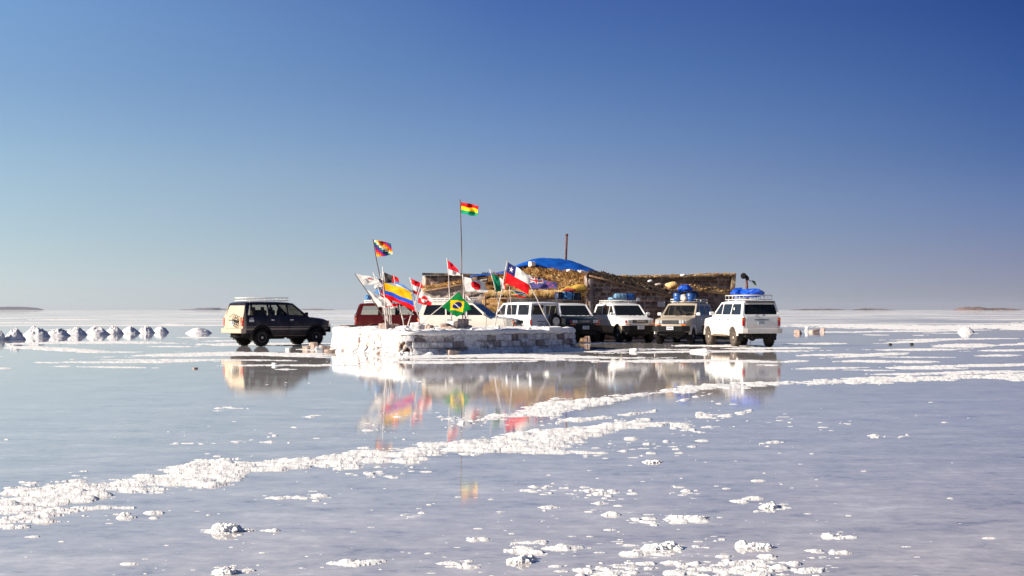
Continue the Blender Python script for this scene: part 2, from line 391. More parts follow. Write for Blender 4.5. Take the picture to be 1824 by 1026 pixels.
def build_crust():
    rows = np.concatenate([np.arange(566, 640, .55), np.arange(640, 760, .9), np.arange(760, 1120, 1.15)])
    cols = np.arange(-260, 2090, 1.5)
    Y = F*H/(rows-HOR); Yg = np.repeat(Y[:, None], len(cols), 1); Xg = (cols[None, :]-CX)*Yg/F
    S = np.full(Xg.shape, -1., np.float32)          # salt amount, >0 stands above the brine
    K = np.full(Xg.shape, .02, np.float32)          # local height scale
    wx = fbm(Xg*.9, Yg*.9, 4); fine = fbm(Xg*7, Yg*7, 4, .6); mid = fbm(Xg*2.2+40, Yg*2.2, 4, .6)
    # 1 long streaks lying across the view (x0, y0, x1, y1, thickness in photo rows)
    ST = [(0, 612, 330, 610, 5), (330, 616, 620, 610, 6), (0, 620, 200, 626, 7), (190, 634, 640, 630, 7), (330, 628, 650, 637, 4), (0, 617, 120, 619, 3),
          (0, 646, 420, 643, 3), (150, 640, 560, 643, 2.5), (60, 652, 300, 655, 1.5), (590, 634, 1180, 636, 7), (380, 652, 700, 650, 3), (560, 645, 1010, 644, 4),
          (980, 641, 1440, 646, 5), (1040, 630, 1500, 623, 4), (1010, 625, 1260, 622, 3), (1400, 634, 1580, 630, 4), (1470, 637, 1650, 629, 6), (1395, 613, 1520, 612, 3),
          (1560, 611, 1700, 607, 4), (1655, 616, 1790, 617, 7), (1760, 614, 1990, 609, 5), (1540, 622, 1740, 622, 4), (1700, 625, 1900, 622, 3), (1735, 633, 1820, 633, 3),
          (1480, 644, 1690, 646, 5), (1570, 655, 1720, 657, 6), (1600, 652, 2000, 648, 5), (1380, 645, 1445, 643, 3), (1385, 658, 1560, 655, 2.5), (1420, 591, 1570, 591, 2),
          (1380, 583, 1900, 580, 9), (1520, 590, 1760, 588, 3), (1700, 585, 2050, 588, 8), (1400, 563, 1760, 561.5, 1.5), (1570, 606, 1830, 602, 2), (1620, 597, 1660, 597, 1.5),
          (1000, 612, 1190, 610, 3), (1180, 616, 1400, 618, 4), (1260, 622, 1480, 620, 3), (1400, 620, 1470, 620, 2), (1540, 666, 1900, 662, 5),
          (-260, 640, 20, 636, 6), (-220, 600, -10, 603, 4), (-260, 620, -40, 618, 5), (350, 608, 440, 607, 2), (100, 612, 260, 609, 3), (430, 612, 470, 611, 1.5), (700, 641, 1100, 640, 2.5), (520, 622, 600, 622, 4)]
    rr = random.Random(11)
    for i in range(60):                              # smaller slivers between the big ones
        x0 = rr.uniform(-250, 1950); y0 = rr.choice([rr.uniform(600, 660), rr.uniform(566, 600)]); l = rr.uniform(30, 160)
        if 400 < x0 < 1300 and y0 < 616: continue
        ST.append((x0, y0, x0+l, y0+rr.uniform(-1, 1), rr.uniform(.8, 2)))
    for (x0, y0, x1, y1, th) in ST:
        ym = (y0+y1)/2
        m0, m1 = np.searchsorted(rows, [min(y0, y1)-th*1.6-2, max(y0, y1)+th*1.6+2])
        if m1 <= m0: continue
        c0, c1 = np.searchsorted(cols, [x0-(x1-x0)*.25-10, x1+(x1-x0)*.25+10])
        ra = rows[m0:m1][:, None]; ca = cols[None, c0:c1]
        u = (ca-(x0+x1)/2)/((x1-x0)/2); yc = y0+(y1-y0)*(u+1)/2+.25*th*np.sin(ca*.013+y0)
        v = 1-np.abs(u)**1.7-np.abs((ra-yc)/(th*.52))**2 + .65*wx[m0:m1, c0:c1]+.45*mid[m0:m1, c0:c1]+.38*fine[m0:m1, c0:c1]-.22
        S[m0:m1, c0:c1] = np.maximum(S[m0:m1, c0:c1], v)
        K[m0:m1, c0:c1] = np.maximum(K[m0:m1, c0:c1], .014)
    # 2 rough ridges pushed up by tyres: polylines (x, y, half width in rows, density)
    BD = [[(-260, 962, 22, .8), (0, 905, 20, .9), (150, 872, 20, 1.05), (350, 848, 17, 1.05), (520, 826, 13, 1.0), (700, 812, 11, .95), (820, 800, 13, 1.0), (960, 783, 14, 1.1), (1060, 768, 12, .8), (1160, 748, 8, .4)],
          [(660, 806, 3, .5), (820, 790, 6, .8), (930, 776, 9, 1.0), (1040, 765, 6, .7)],
          [(790, 762, 2, .4), (880, 744, 6, .7), (980, 726, 11, 1.0), (1080, 712, 8, 1.0), (1160, 700, 5, .8), (1280, 688, 5, .95), (1400, 682, 5, 1.0), (1560, 677, 5, 1.05), (1700, 672, 6, 1.1), (1900, 670, 7, 1.1), (2090, 670, 7, 1.1)],
          [(600, 812, 6, .5), (760, 806, 6, .5), (900, 800, 6, .5), (1040, 806, 1.6, .8), (1110, 808, 1.2, .4)],
          [(1040, 770, 9, .8), (1095, 760, 12, 1.0), (1180, 756, 6, .7), (1200, 752, 3, .3)],
          [(990, 752, 3, .5), (1090, 742, 4, .7), (1170, 732, 3, .5)],
          [(1195, 757, 8, .55), (1225, 762, 8, .55), (1240, 768, 5, .4)], [(1240, 740, 5, .5), (1290, 742, 6, .6), (1340, 732, 3, .5)],
          [(1200, 716, 2, .3), (1270, 700, 2, .3)], [(0, 925, 16, .35), (120, 912, 14, .4), (240, 905, 5, .2)], [(0, 935, 6, .3), (60, 925, 6, .3)],
          [(30, 892, 8, .8), (160, 884, 9, .8), (300, 866, 6, .7)]]
    clod = fbm(Xg*5+3, Yg*4, 5, .62); broad = fbm(Xg*.8, Yg*1.2, 3)
    # bands breathe with noise at clod scale; rows are converted through the local depth
    sc = np.clip(rows[:, None]-HOR, 1, None)
    CL = fbm(Xg*7+31, Yg*8+7, 6, .74)
    AN = fbm(Xg*1.5+5-Yg*.5, Yg*4.2+11, 5, .6); AN2 = fbm(Xg*3.2+15-Yg*1.2, Yg*12+1, 4, .55)
    for pl in BD:
        for a, b in zip(pl, pl[1:]):
            c0, c1 = np.searchsorted(cols, [a[0], b[0]])
            if c1 <= c0: continue
            u = (cols[c0:c1]-a[0])/(b[0]-a[0]); yc = a[1]+(b[1]-a[1])*u; wd = (a[2]+(b[2]-a[2])*u)*(.76 if a[2] > 9 else .64)*(1+.35*np.sin(cols[c0:c1]*.021)+.2*np.sin(cols[c0:c1]*.053)); dn = a[3]+(b[3]-a[3])*u
            lo, hi = min(a[1], b[1])-max(a[2], b[2])*3-4, max(a[1], b[1])+max(a[2], b[2])*3+4
            m0, m1 = np.searchsorted(rows, [lo, hi])
            q = np.abs((rows[m0:m1, None]-yc[None])/wd[None])
            v = dn[None]*.62-q**1.5*.50 + .9*AN[m0:m1, c0:c1]+1.25*AN2[m0:m1, c0:c1]+.5*CL[m0:m1, c0:c1]-.13+.2*broad[m0:m1, c0:c1]
            S[m0:m1, c0:c1] = np.maximum(S[m0:m1, c0:c1], v*.8); K[m0:m1, c0:c1] = np.maximum(K[m0:m1, c0:c1], .014)
    # 3 loose clods (px, py, radius in m, elongation)
    cl = []
    def region(n, x0, x1, y0, y1, rmin, rmax, p=2.2):
        for i in range(n):
            cl.append((rr.uniform(x0, x1), rr.uniform(y0, y1), rmin+(rmax-rmin)*rr.random()**p))
    CLUST = [(1075, 880, 60, 10, 22), (960, 875, 30, 8, 10), (1170, 925, 55, 8, 16), (1230, 925, 40, 4, 16), (930, 975, 30, 12, 10), (1160, 975, 50, 14, 18), (1270, 1015, 80, 14, 40), (1340, 1010, 60, 12, 26), (1100, 1015, 70, 12, 24),
             (1230, 880, 20, 6, 6), (1385, 903, 18, 5, 6), (1320, 893, 15, 4, 5), (1250, 760, 50, 22, 26), (1130, 795, 60, 20, 14), (400, 945, 45, 8, 14), (420, 1015, 30, 6, 6), (640, 1003, 30, 6, 9), (230, 920, 30, 6, 7), (360, 728, 30, 4, 7), (430, 727, 30, 3, 9),
             (545, 741, 20, 3, 5), (450, 788, 40, 6, 10), (350, 790, 40, 2, 9), (480, 777, 30, 5, 7), (550, 683, 60, 3, 8), (190, 685, 15, 2, 5), (700, 838, 40, 8, 16), (660, 845, 30, 6, 8), (800, 742, 40, 8, 14), (860, 750, 50, 8, 16), (1010, 795, 80, 8, 18), (1420, 745, 60, 10, 9),
             (1470, 755, 50, 8, 8), (1590, 777, 40, 4, 8), (1510, 755, 20, 3, 4), (1660, 740, 60, 6, 4), (1370, 790, 30, 5, 5), (1290, 720, 50, 6, 8), (1170, 785, 60, 12, 12), (1200, 800, 40, 14, 10), (980, 905, 12, 4, 4), (1090, 915, 14, 5, 5), (1000, 975, 30, 5, 8), (820, 1002, 30, 8, 8),
             (560, 886, 40, 8, 6), (490, 886, 14, 3, 4), (740, 680, 40, 5, 9), (680, 765, 40, 6, 9), (700, 740, 30, 5, 6), (130, 480, 0, 0, 0), (1500, 955, 20, 4, 5), (1470, 985, 30, 5, 6), (1440, 1015, 30, 6, 6), (770, 790, 60, 8, 10), (850, 960, 20, 5, 4), (740, 915, 30, 8, 4)]
    for (x, y, sx, sy, n) in CLUST:
        for i in range(int(n*3)):
            cl.append((rr.gauss(x, sx*.6), rr.gauss(y, sy*.6), rr.uniform(.006, .024) if rr.random() < .80 else rr.uniform(.024, .048)))
    region(230, 850, 1500, 800, 1120,   .005, .03); region(120, -200, 900, 700, 1100, .005, .022); region(70, 1200, 2050, 690, 900, .006, .03)
    region(160, 300, 1350, 670, 810, .005, .03); region(50, -200, 900, 870, 1120, .005, .03); region(60, 950, 1450, 950, 1120, .012, .045, 1.5)
    region(40, 1380, 1900, 900, 1120, .006, .03); region(800, 250, 1500, 690, 1060, .003, .012, 1.3); region(160, -200, 500, 820, 1060, .003, .010, 1)
    for i in range(420):
        t_ = rr.random(); cl.append((rr.uniform(-200, 1150), 0, rr.uniform(.01, .04)))
        x = cl[-1][0]; yb = np.interp(x, [-260, 0, 150, 350, 520, 700, 820, 960, 1160], [962, 905, 872, 848, 826, 812, 800, 783, 748])
        cl[-1] = (x, yb+rr.gauss(0, 17), cl[-1][2]*rr.uniform(.2, .55))
    Hh = np.zeros_like(S)
    lum = .5+.5*fbm(Xg*26, Yg*26, 4, .6); lum2 = fbm(Xg*11, Yg*11, 3)
    for (x, y, r) in cl:
        if y < 640 or r <= 0: continue
        Yc = F*H/(y-HOR); Xc = (x-CX)*Yc/F; e = rr.uniform(1.0, 2.8); rx = r*e; ry = r
        m0, m1 = np.searchsorted(rows, [HOR+F*H/(Yc+ry*2.2), HOR+F*H/(Yc-ry*2.2)])
        c0, c1 = np.searchsorted(cols, [CX+(Xc-rx*2)*F/Yc-1, CX+(Xc+rx*2)*F/Yc+1])
        if m1 <= m0 or c1 <= c0: continue
        v = 1-((Xg[m0:m1, c0:c1]-Xc)/rx)**2-((Yg[m0:m1, c0:c1]-Yc)/ry)**2 + 1.3*lum2[m0:m1, c0:c1]+.5*fine[m0:m1, c0:c1]-.15
        hh = np.where(v > 0, r*rr.uniform(.18, .48)*np.clip(v, 0, 1.4)**.6*(.45+1.1*lum[m0:m1, c0:c1]), 0)
        Hh[m0:m1, c0:c1] = np.maximum(Hh[m0:m1, c0:c1], hh)
    Z = np.where(S > 0, .002+K*np.clip(S*1.3, 0, 1.3)**.8*(.6+1.0*np.clip(.5+1.0*AN2+.10*CL, 0, 1.6)), 0)
    Z = np.maximum(Z, Hh)
    Z = Z.astype(np.float32)
    solid = Z > 0
    keep = np.zeros_like(solid); keep |= solid
    quad = solid[:-1, :-1] | solid[1:, :-1] | solid[:-1, 1:] | solid[1:, 1:]
    Z = np.where(solid, Z, -.004)
    nr, nc = Z.shape
    idx = np.arange(nr*nc).reshape(nr, nc)
    q = np.stack([idx[:-1, :-1], idx[:-1, 1:], idx[1:, 1:], idx[1:, :-1]], -1)[quad]
    # rows run from far to near: order so the normals look up
    q = q[:, ::-1]
    used, inv = np.unique(q.ravel(), return_inverse=True)
    V = np.stack([Xg.ravel()[used], Yg.ravel()[used], Z.ravel()[used]], -1)
    o = mesh_np('salt_crust', V, inv.reshape(-1, 4), M['salt'])
    tag(o, 'white salt crust and crumbs standing above the shallow brine', kind='stuff')
    o['category'] = 'salt crust'
    return o
build_crust()

# hills on the horizon
def hill(pts, Y, thick, col, name, label):
    m = pmat('rock_'+name, col, .95, var=.25, scale=.01)
    x0, x1 = pts[0][0], pts[-1][0]; n = 90; V = []; Fq = []
    xs = np.linspace(x0, x1, n); ys = np.interp(xs, [p[0] for p in pts], [p[1] for p in pts])
    k = 9
    for i in range(n):
        X = (xs[i]-CX)*Y/F; h = .8*max(0, (HOR-ys[i])*Y/F)*(1+.12*math.sin(i*1.7)+.1*math.sin(i*.63))
        for j in range(k):
            w = j/(k-1)*2-1; V.append((X+thick*.12*math.sin(j+i*.2), Y+w*thick, h*(1-abs(w)**1.5)*(1+.15*math.sin(i*.9+j*1.3)) - 1))
    for i in range(n-1):
        for j in range(k-1): Fq.append((i*k+j, (i+1)*k+j, (i+1)*k+j+1, i*k+j+1))
    o = mesh_np(name, V, Fq, m); tag(o, kind='structure')
hill([(-200, 552), (-60, 546), (0, 546.5), (10, 545.5), (22, 545.5), (36, 549), (60, 551.5), (75, 552)], 14000, 900, (.16, .14, .15), 'hill', '')
hill([(340, 552), (360, 548.5), (375, 547.5), (390, 549), (405, 552)], 18000, 800, (.16, .14, .15), 'hill', '')
hill([(525, 552), (545, 549.5), (560, 549.3), (575, 550), (590, 552)], 16000, 600, (.14, .13, .14), 'hill', '')
hill([(1415, 552), (1430, 550), (1450, 549), (1480, 549), (1500, 552)], 9000, 350, (.10, .08, .085), 'hill', '')
hill([(1530, 552), (1540, 549.5), (1551, 548), (1565, 550), (1580, 552)], 9000, 300, (.10, .08, .085), 'hill', '')
hill([(1712, 552), (1716, 547), (1724, 544), (1733, 548), (1738, 545.5), (1746, 549.5), (1760, 547), (1775, 548.5), (1785, 547), (1800, 551), (1815, 552)], 6500, 200, (.11, .07, .068), 'hill', '')

# ------------------------------------------------------------------ vehicles
WR, WB = .385, 1.425                                # wheel radius, half wheelbase
def rounded(pts, r, n=3):
    out = []
    for i, p in enumerate(pts):
        a = Vector(pts[i-1]); b = Vector(p); c = Vector(pts[(i+1) % len(pts)])
        ra = min(r, (a-b).length*.45, (c-b).length*.45)
        p0 = b+(a-b).normalized()*ra; p2 = b+(c-b).normalized()*ra
        for k in range(n+1):
            t = k/n; out.append(tuple((1-t)**2*p0+2*t*(1-t)*b+t*t*p2))
    return out
def frame_panel(mbx, outer, holes, fmap, thick):
    """flat panel with holes given in 2D, mapped to 3D by fmap, given thickness along the vector thick"""
    bm = bmesh.new(); es = []
    for lp in [outer]+holes:
        vs = [bm.verts.new((p[0], p[1], 0)) for p in lp]
        for i in range(len(vs)): es.append(bm.edges.new((vs[i], vs[(i+1) % len(vs)])))
    bmesh.ops.triangle_fill(bm, edges=es, use_beauty=True, use_dissolve=False)
    th = Vector(thick); mp = {}
    for v in bm.verts: p = Vector(fmap(v.co.x, v.co.y)); mp[v] = (mbx.bm.verts.new(p), mbx.bm.verts.new(p+th))
    for f in bm.faces:
        mbx.bm.faces.new([mp[v][0] for v in f.verts]); mbx.bm.faces.new([mp[v][1] for v in f.verts][::-1])
    for e in bm.edges:
        if len(e.link_faces) == 1:
            a, b = e.verts; mbx.bm.faces.new((mp[a][0], mp[b][0], mp[b][1], mp[a][1]))
    bm.free()

def make_suv(name, label, group, loc, heading, P):
    root = empty(name, loc, math.radians(heading)); tag(root, label, 'car', group)
    sc_ = P.get('sc', 1); root.scale = (sc_, sc_, sc_*P.get('zs', 1.0))
    pm = P['paint']; boxy = P.get('boxy', False); gl = M[P.get('glass', 'glassdark')]
    hood = P.get('hood', 1.20); belt = P.get('belt', 1.32); rt = P.get('roof', 1.91)
    rtop = -2.34 if boxy else -2.17                  # roof rear edge
    # ---- lower body
    AR = .49; zc = .40
    def arch(cx, a0, a1, n=10): return [(cx+AR*math.cos(math.radians(a0+(a1-a0)*i/n)), zc+AR*math.sin(math.radians(a0+(a1-a0)*i/n))) for i in range(n+1)]
    prof = [(-2.36, .62), (-2.41, .80), (-2.42, 1.00), (-2.39, belt)]
    prof += [(1.02, belt), (1.10, belt-.015), (1.5, hood+.075), (1.85, hood+.035), (2.03, hood+.005), (2.15, hood-.03), (2.22, hood-.07), (2.25, hood-.13), (2.28, .80), (2.24, .64)]
    prof += [(2.02, .58)] + arch(WB, 20, 160) + [(.82, .50), (-.82, .50)] + arch(-WB, 20, 160) + [(-2.05, .58)]
    b = MB(); hw = .90
    vs = [b.bm.verts.new((x, -hw, z)) for x, z in prof]; vt = [b.bm.verts.new((x, hw, z)) for x, z in prof]
    b.bm.faces.new(vs); b.bm.faces.new(vt[::-1])
    for i in range(len(prof)):
        j = (i+1) % len(prof); b.bm.faces.new((vs[j], vs[i], vt[i], vt[j]))
    for z in (.7, .82, .94, 1.04, 1.12, 1.2):
        bmesh.ops.bisect_plane(b.bm, geom=b.bm.verts[:]+b.bm.edges[:]+b.bm.faces[:], plane_co=(0, 0, z), plane_no=(0, 0, 1))
    for x in (-2.25, -2.0, -1, -.03, .9, 1.2, 1.7, 1.9, 2.05, 2.15):
        bmesh.ops.bisect_plane(b.bm, geom=b.bm.verts[:]+b.bm.edges[:]+b.bm.faces[:], plane_co=(x, 0, 0), plane_no=(1, 0, 0))
    for y in (-.78, -.5, 0, .5, .78):
        bmesh.ops.bisect_plane(b.bm, geom=b.bm.verts[:]+b.bm.edges[:]+b.bm.faces[:], plane_co=(0, y, 0), plane_no=(0, 1, 0))
    def deform(co):
        x, y, z = co; s = abs(y)/hw
        k = 1-.05*max(0, (z-.96)/.38)**1.7-.03*max(0, (.75-z)/.25)
        if x > 1.75: k *= 1-.13*((x-1.75)/.53)**2
        if x < -2.1: k *= 1-.05*((-2.1-x)/.3)**2
        if z > 1.0 and x > 1.05: z -= .06*s**4
        if x > 2.0: x -= .10*s**4
        return Vector((x, y*k, z))
    for v in b.bm.verts: v.co = deform(v.co)
    bmesh.ops.triangulate(b.bm, faces=[f for f in b.bm.faces if len(f.verts) > 4])
    body = b.build('body', pm, root, bevel=.02, smooth_angle=32)
    # ---- cabin
    def ys(z): return .862-(z-belt)*(.15 if boxy else .22)
    c = MB()
    fw = .98; wt = P.get('wstop', .22)
    outer = rounded([(-2.39, belt-.01), (rtop-.02, rt-.01), (wt+.02, rt-.01), (fw+.04, belt-.01)], .07, 3)
    outer = [(-2.39, belt-.01)]+rounded([(-2.39, belt-.01), (rtop-.02, rt-.01), (wt+.02, rt-.01), (fw+.04, belt-.01)], .10, 4)[5:-5]+[(fw+.04, belt-.01)]
    zb, zt = belt+.045, rt-.085
    def sl_(z, x0, x1): return x0+(x1-x0)*(z-belt)/(rt-belt)
    if boxy: wins = [[(-2.20, zb), (-2.18, zt), (-1.22, zt), (-1.22, zb)], [(-1.08, zb), (-1.08, zt), (-.18, zt), (-.18, zb)], [(-.04, zb), (-.04, zt), (sl_(zt, .80, .12), zt), (sl_(zb, .86, .16), zb)]]
    else: wins = [[(sl_(zb, -2.16, -1.98), zb), (sl_(zt, -2.16, -1.98), zt), (-1.11, zt), (-1.07, zb)], [(-1.0, zb), (-1.04, zt), (-.09, zt), (-.08, zb)], [(-.02, zb), (-.03, zt), (sl_(zt, .84, .13), zt), (sl_(zb, .84, .13), zb)]]
    wr = [rounded(w, .05, 3) for w in wins]
    for sgn in (-1, 1):
        frame_panel(c, outer, wr, lambda x, z: (x, sgn*ys(z), z), (0, -sgn*.045, 0))
    # front and rear frames
    def fx(z): return fw+(wt-fw)*(z-belt)/(rt-belt)
    def rx_(z): return -2.385+(rtop+2.385)*(z-belt)/(rt-belt)
    def ring(fn, xin, low, top, wmid=False):
        out = [(-ys(belt), belt-.02), (-ys(rt-.03), rt-.01), (ys(rt-.03), rt-.01), (ys(belt), belt-.02)]
        inn = [(-ys(low)+.09, low), (-ys(top)+.07, top), (ys(top)-.07, top), (ys(low)-.09, low)]
        if wmid: hs_ = [[inn[0], inn[1], (-.035, top), (-.035, low)], [(.035, low), (.035, top), inn[2], inn[3]]]
        else: hs_ = [inn]
        frame_panel(c, out, [rounded(h_, .06, 3) for h_ in hs_], lambda y, z: (fn(z), y, z), (xin, 0, 0))
        return hs_
    fh = ring(fx, -.04, belt+.03, rt-.07); rh = ring(rx_, .04, belt+.06, rt-.11, P.get('barn', False))
    # roof skin
    st = [rtop-.03, rtop+.05, rtop+.2, -1.2, -.4, wt-.25, wt-.08, wt+.03]; dz = [-.055, -.015, 0, .012, .008, -.004, -.022, -.06]
    sec = [(-1.02, -.03), (-.985, .005), (-.90, .028), (-.5, .045), (0, .05), (.5, .045), (.90, .028), (.985, .005), (1.02, -.03)]
    yr = ys(rt); rings = []
    for x, d in zip(st, dz): rings.append([c.bm.verts.new((x, s_*yr, rt+h_+d)) for s_, h_ in sec])
    for p, q in zip(rings, rings[1:]):
        for k in range(len(sec)-1):
            f = c.bm.faces.new((p[k], p[k+1], q[k+1], q[k])); f.smooth = True
    for rg in (rings[0], rings[-1]):
        low = [c.bm.verts.new((v.co.x, v.co.y, rt-.055)) for v in rg]
        for k in range(len(sec)-1): c.bm.faces.new((rg[k], rg[k+1], low[k+1], low[k]))
    cab = c.build('cabin', P.get('cabin_paint', pm), root, bevel=.008, smooth_angle=40)
    # glass: each pane its own part
    for sgn in (-1, 1):
        for w in wins:
            g_ = MB(); cx = sum(p[0] for p in w)/4; cz = sum(p[1] for p in w)/4
            g_.slab([(cx+(p[0]-cx)*1.03, sgn*(ys(p[1])-.022), cz+(p[1]-cz)*1.05) for p in w], (0, -sgn*.005, 0)); g_.build('side_window', gl, root)
    for nm, hs_, fn, dx in (('windscreen', fh, fx, -.02), ('rear_window', rh, rx_, .02)):
        for h_ in hs_:
            g_ = MB(); g_.slab([(fn(p[1])+dx, p[0]*1.01, p[1]) for p in h_], (dx*.3, 0, 0)); g_.build(nm, P.get('rear_glass', gl) if nm == 'rear_window' else gl, root)
    if P.get('spoiler'):
        k = MB(); k.box((rtop-.08, 0, rt+.0), (.22, 1.3, .07), bev=.02); k.build('rear_spoiler', M['under'], root)
    # doors, proud of the body by a few mm with dark gaps round them
    def panel(z): return .90*(1-.05*max(0, (z-.96)/.38)**1.7-.03*max(0, (.75-z)/.25))
    dr = [[(.86, .55), (.92, .80), (.93, belt-.005), (-.03, belt-.005), (-.03, .55)], [(-.06, .55), (-.06, belt-.005), (-1.04, belt-.005), (-1.03, .78), (-.93, .62), (-.90, .55)]]
    if boxy: dr = dr[:1]
    for sgn in (-1, 1):
        for i, d in enumerate(dr):
            for (grow, off, mt_, nm) in ((1.018, .003, M['black'], 'door_seal'), (1.0, .008, pm, 'door')):
                k = MB(); cx = sum(p[0] for p in d)/len(d); cz = .9
                pts = [(cx+(p[0]-cx)*grow, cz+(p[1]-cz)*grow if p[1] < 1.22 else p[1]) for p in d]
                bm2 = bmesh.new(); bm2.faces.new([bm2.verts.new((x, 0, z)) for x, z in pts])
                for z in (.7, .82, .94, 1.04, 1.12, 1.2, 1.26): bmesh.ops.bisect_plane(bm2, geom=bm2.verts[:]+bm2.edges[:]+bm2.faces[:], plane_co=(0, 0, z), plane_no=(0, 0, 1))
                mp = {v: (k.bm.verts.new((v.co.x, sgn*(panel(v.co.z)+off), v.co.z)), k.bm.verts.new((v.co.x, sgn*(panel(v.co.z)-.01), v.co.z))) for v in bm2.verts}
                for f in bm2.faces: k.bm.faces.new([mp[v][0] for v in f.verts]); k.bm.faces.new([mp[v][1] for v in f.verts][::-1])
                for e in bm2.edges:
                    if len(e.link_faces) == 1: a, bb = e.verts; k.bm.faces.new((mp[a][0], mp[bb][0], mp[bb][1], mp[a][1]))
                bm2.free()
                if nm == 'door': dobj = k.build(nm, mt_, root, smooth_angle=30)
                else: seal = k.build(nm, mt_, root)
            h_ = MB(); xh = [.10, -.90][i]; h_.box((xh, sgn*(panel(1.14)+.022), 1.16), (.17, .03, .045), bev=.01); h_.build('handle', M['chrome'] if P.get('chromehandle', True) else M['black'], dobj)
        if P.get('moulding'):
            k = MB(); 
            for (x0, x1) in ((-.92, .0), (.02, .88)): k.box(((x0+x1)/2, sgn*(.90+.014), .86), (x1-x0-.02, .02, .07), bev=.006)
            k.build('moulding', P['moulding'], root)
        # wheel arch flares
        for cx in (-WB, WB):
            k = MB(); n = 14; ro = AR+.075; ri = AR-.015
            A = []
            for i in range(n+1):
                a = math.radians(8+164*i/n); ca, sa = math.cos(a), math.sin(a); kk = .90 if not (cx > 0) else .90-.0
                tp = .075*max(0, (cx+ro*ca-1.75)/.5)**2 if cx > 0 else 0
                A.append([k.bm.verts.new((cx+r_*ca, sgn*(y_-tp), zc+r_*sa)) for r_, y_ in ((ri, .80), (ri, .945), (ro-.03, .935), (ro, .885))])
            for p, q in zip(A, A[1:]):
                for j in range(3): f = k.bm.faces.new((p[j], p[j+1], q[j+1], q[j])); f.smooth = True
            k.build('wheel_arch', P.get('arch', M['black']), root)
        # mirror
        k = MB(); k.box((.84, sgn*.98, belt+.10), (.10, .20, .15), bev=.035); k.tube((.86, sgn*.85, belt+.03), (.85, sgn*.92, belt+.07), .02)
        k.build('mirror', P.get('mirror', pm), root)
        # running board
        k = MB(); k.box((0, sgn*.88, .46), (1.66, .14, .04), bev=.012); k.build('running_board', M['rail_dust'], root)
        k = MB(); k.box((-WB-.50, sgn*.78, .45), (.02, .26, .34)); k.build('mud_flap', M['under'], root)
    # ---- wheels
    for cx in (-WB, WB):
        for sgn in (-1, 1):
            w = MB(); o_ = .13
            w.lathe([(-.11, .21), (-.125, .30), (-.12, .355), (-.085, .382), (0, .385), (.085, .382), (.12, .355), (.125, .30), (.11, .21)], 'Y', n=36)
            for i in range(36):                      # tread lugs
                a = 2*math.pi*i/36; Mt = Matrix.Rotation(a, 4, 'Y')
                w.box((0, .07 if i % 2 else -.07, .383), (.03, .11, .022), Mt)
            wo_ = w.build('wheel', M[P.get('tyre', 'tyre')], root, recalc=True)
            wo_.location = (cx, sgn*.78, WR)
            r_ = MB(); s_ = sgn
            r_.lathe([(s_*.03, .215), (s_*.105, .218), (s_*.112, .20), (s_*.06, .175), (s_*.055, .10), (s_*.085, .075), (s_*.11, .06), (s_*.115, .03)], 'Y', n=28)
            for i in range(6):
                a = 2*math.pi*i/6; r_.tube((math.cos(a)*.085, s_*.07, math.sin(a)*.085), (math.cos(a)*.085, s_*.10, math.sin(a)*.085), .012, n=6)
            nf = len(r_.bm.faces)
            for i in range(8):
                a = 2*math.pi*(i+.5)/8; r_.tube((math.cos(a)*.145, s_*.056, math.sin(a)*.145), (math.cos(a)*.145, s_*.066, math.sin(a)*.145), .024, n=8)
            r_.bm.faces.ensure_lookup_table()
            for f in r_.bm.faces[nf:]: f.material_index = 1
            r_.build('rim', [P.get('rim', M['rim']), M['black']], wo_)
    # ---- underneath
    u = MB(); u.box((-.05, 0, .74), (4.3, 1.26, .62)); u.box((0, .42, .42), (4.0, .09, .12)); u.box((0, -.42, .42), (4.0, .09, .12))
    for cx in (-WB, WB): u.tube((cx, -.7, WR), (cx, .7, WR), .055); u.lump((cx, .12 if cx > 0 else 0, WR), (.17, .16, .15), 5, amp=.05, sub=2)
    u.tube((-2.35, .35, .42), (-.4, .3, .42), .04); u.box((.8, -.1, .38), (.7, .5, .16), bev=.03); u.box((-.5, -.3, .40), (.9, .45, .18), bev=.03)
    u.build('underbody', P.get('under', M['under']), root)
    if not boxy:
        s_ = MB(); s_.lathe([(.40, .22), (.36, .34), (.40, .37), (.52, .37), (.56, .34), (.52, .2)], 'Z', c=(-2.02, 0, 0), n=24); s_.build('spare_wheel', M['tyre'], root)
    # ---- interior
    for (x, y, w_) in ((.05, .38, .48), (.05, -.38, .48), (-.85, 0, 1.3)):
        s_ = MB(); s_.box((x, y, 1.06), (.5, w_, .14), bev=.04); s_.box((x-.26, y, 1.32), (.14, w_, .56), bev=.05)
        for yy in ([y] if w_ < 1 else [-.4, .4]): s_.box((x-.29, yy, 1.66), (.08, .24, .14), bev=.03)
        s_.build('seat', M['interior'], root)
    s_ = MB(); s_.box((.78, 0, 1.2), (.4, 1.5, .16), bev=.05); s_.build('dashboard', M['black'], root)
    s_ = MB(); s_.lathe([(-.012, .17), (0, .185), (.012, .17), (0, .155), (-.012, .168)], 'X', n=20)
    sw = s_.build('steering_wheel', M['black'], root); sw.location = (.50, .38, 1.30); sw.rotation_euler = (0, math.radians(-25), 0)
    # ---- front
    xf = 2.235
    g_ = MB(); g_.box((xf+.028, 0, hood-.15), (.07, .80, .17), bev=.012); gr_ = g_.build('grille', M['black'], root)
    k = MB()
    for i in range(4): k.box((xf+.068, 0, hood-.21+i*.04), (.012, .76, .008))
    k.build('grille_bars', P.get('grille_trim', M['steel']), gr_)
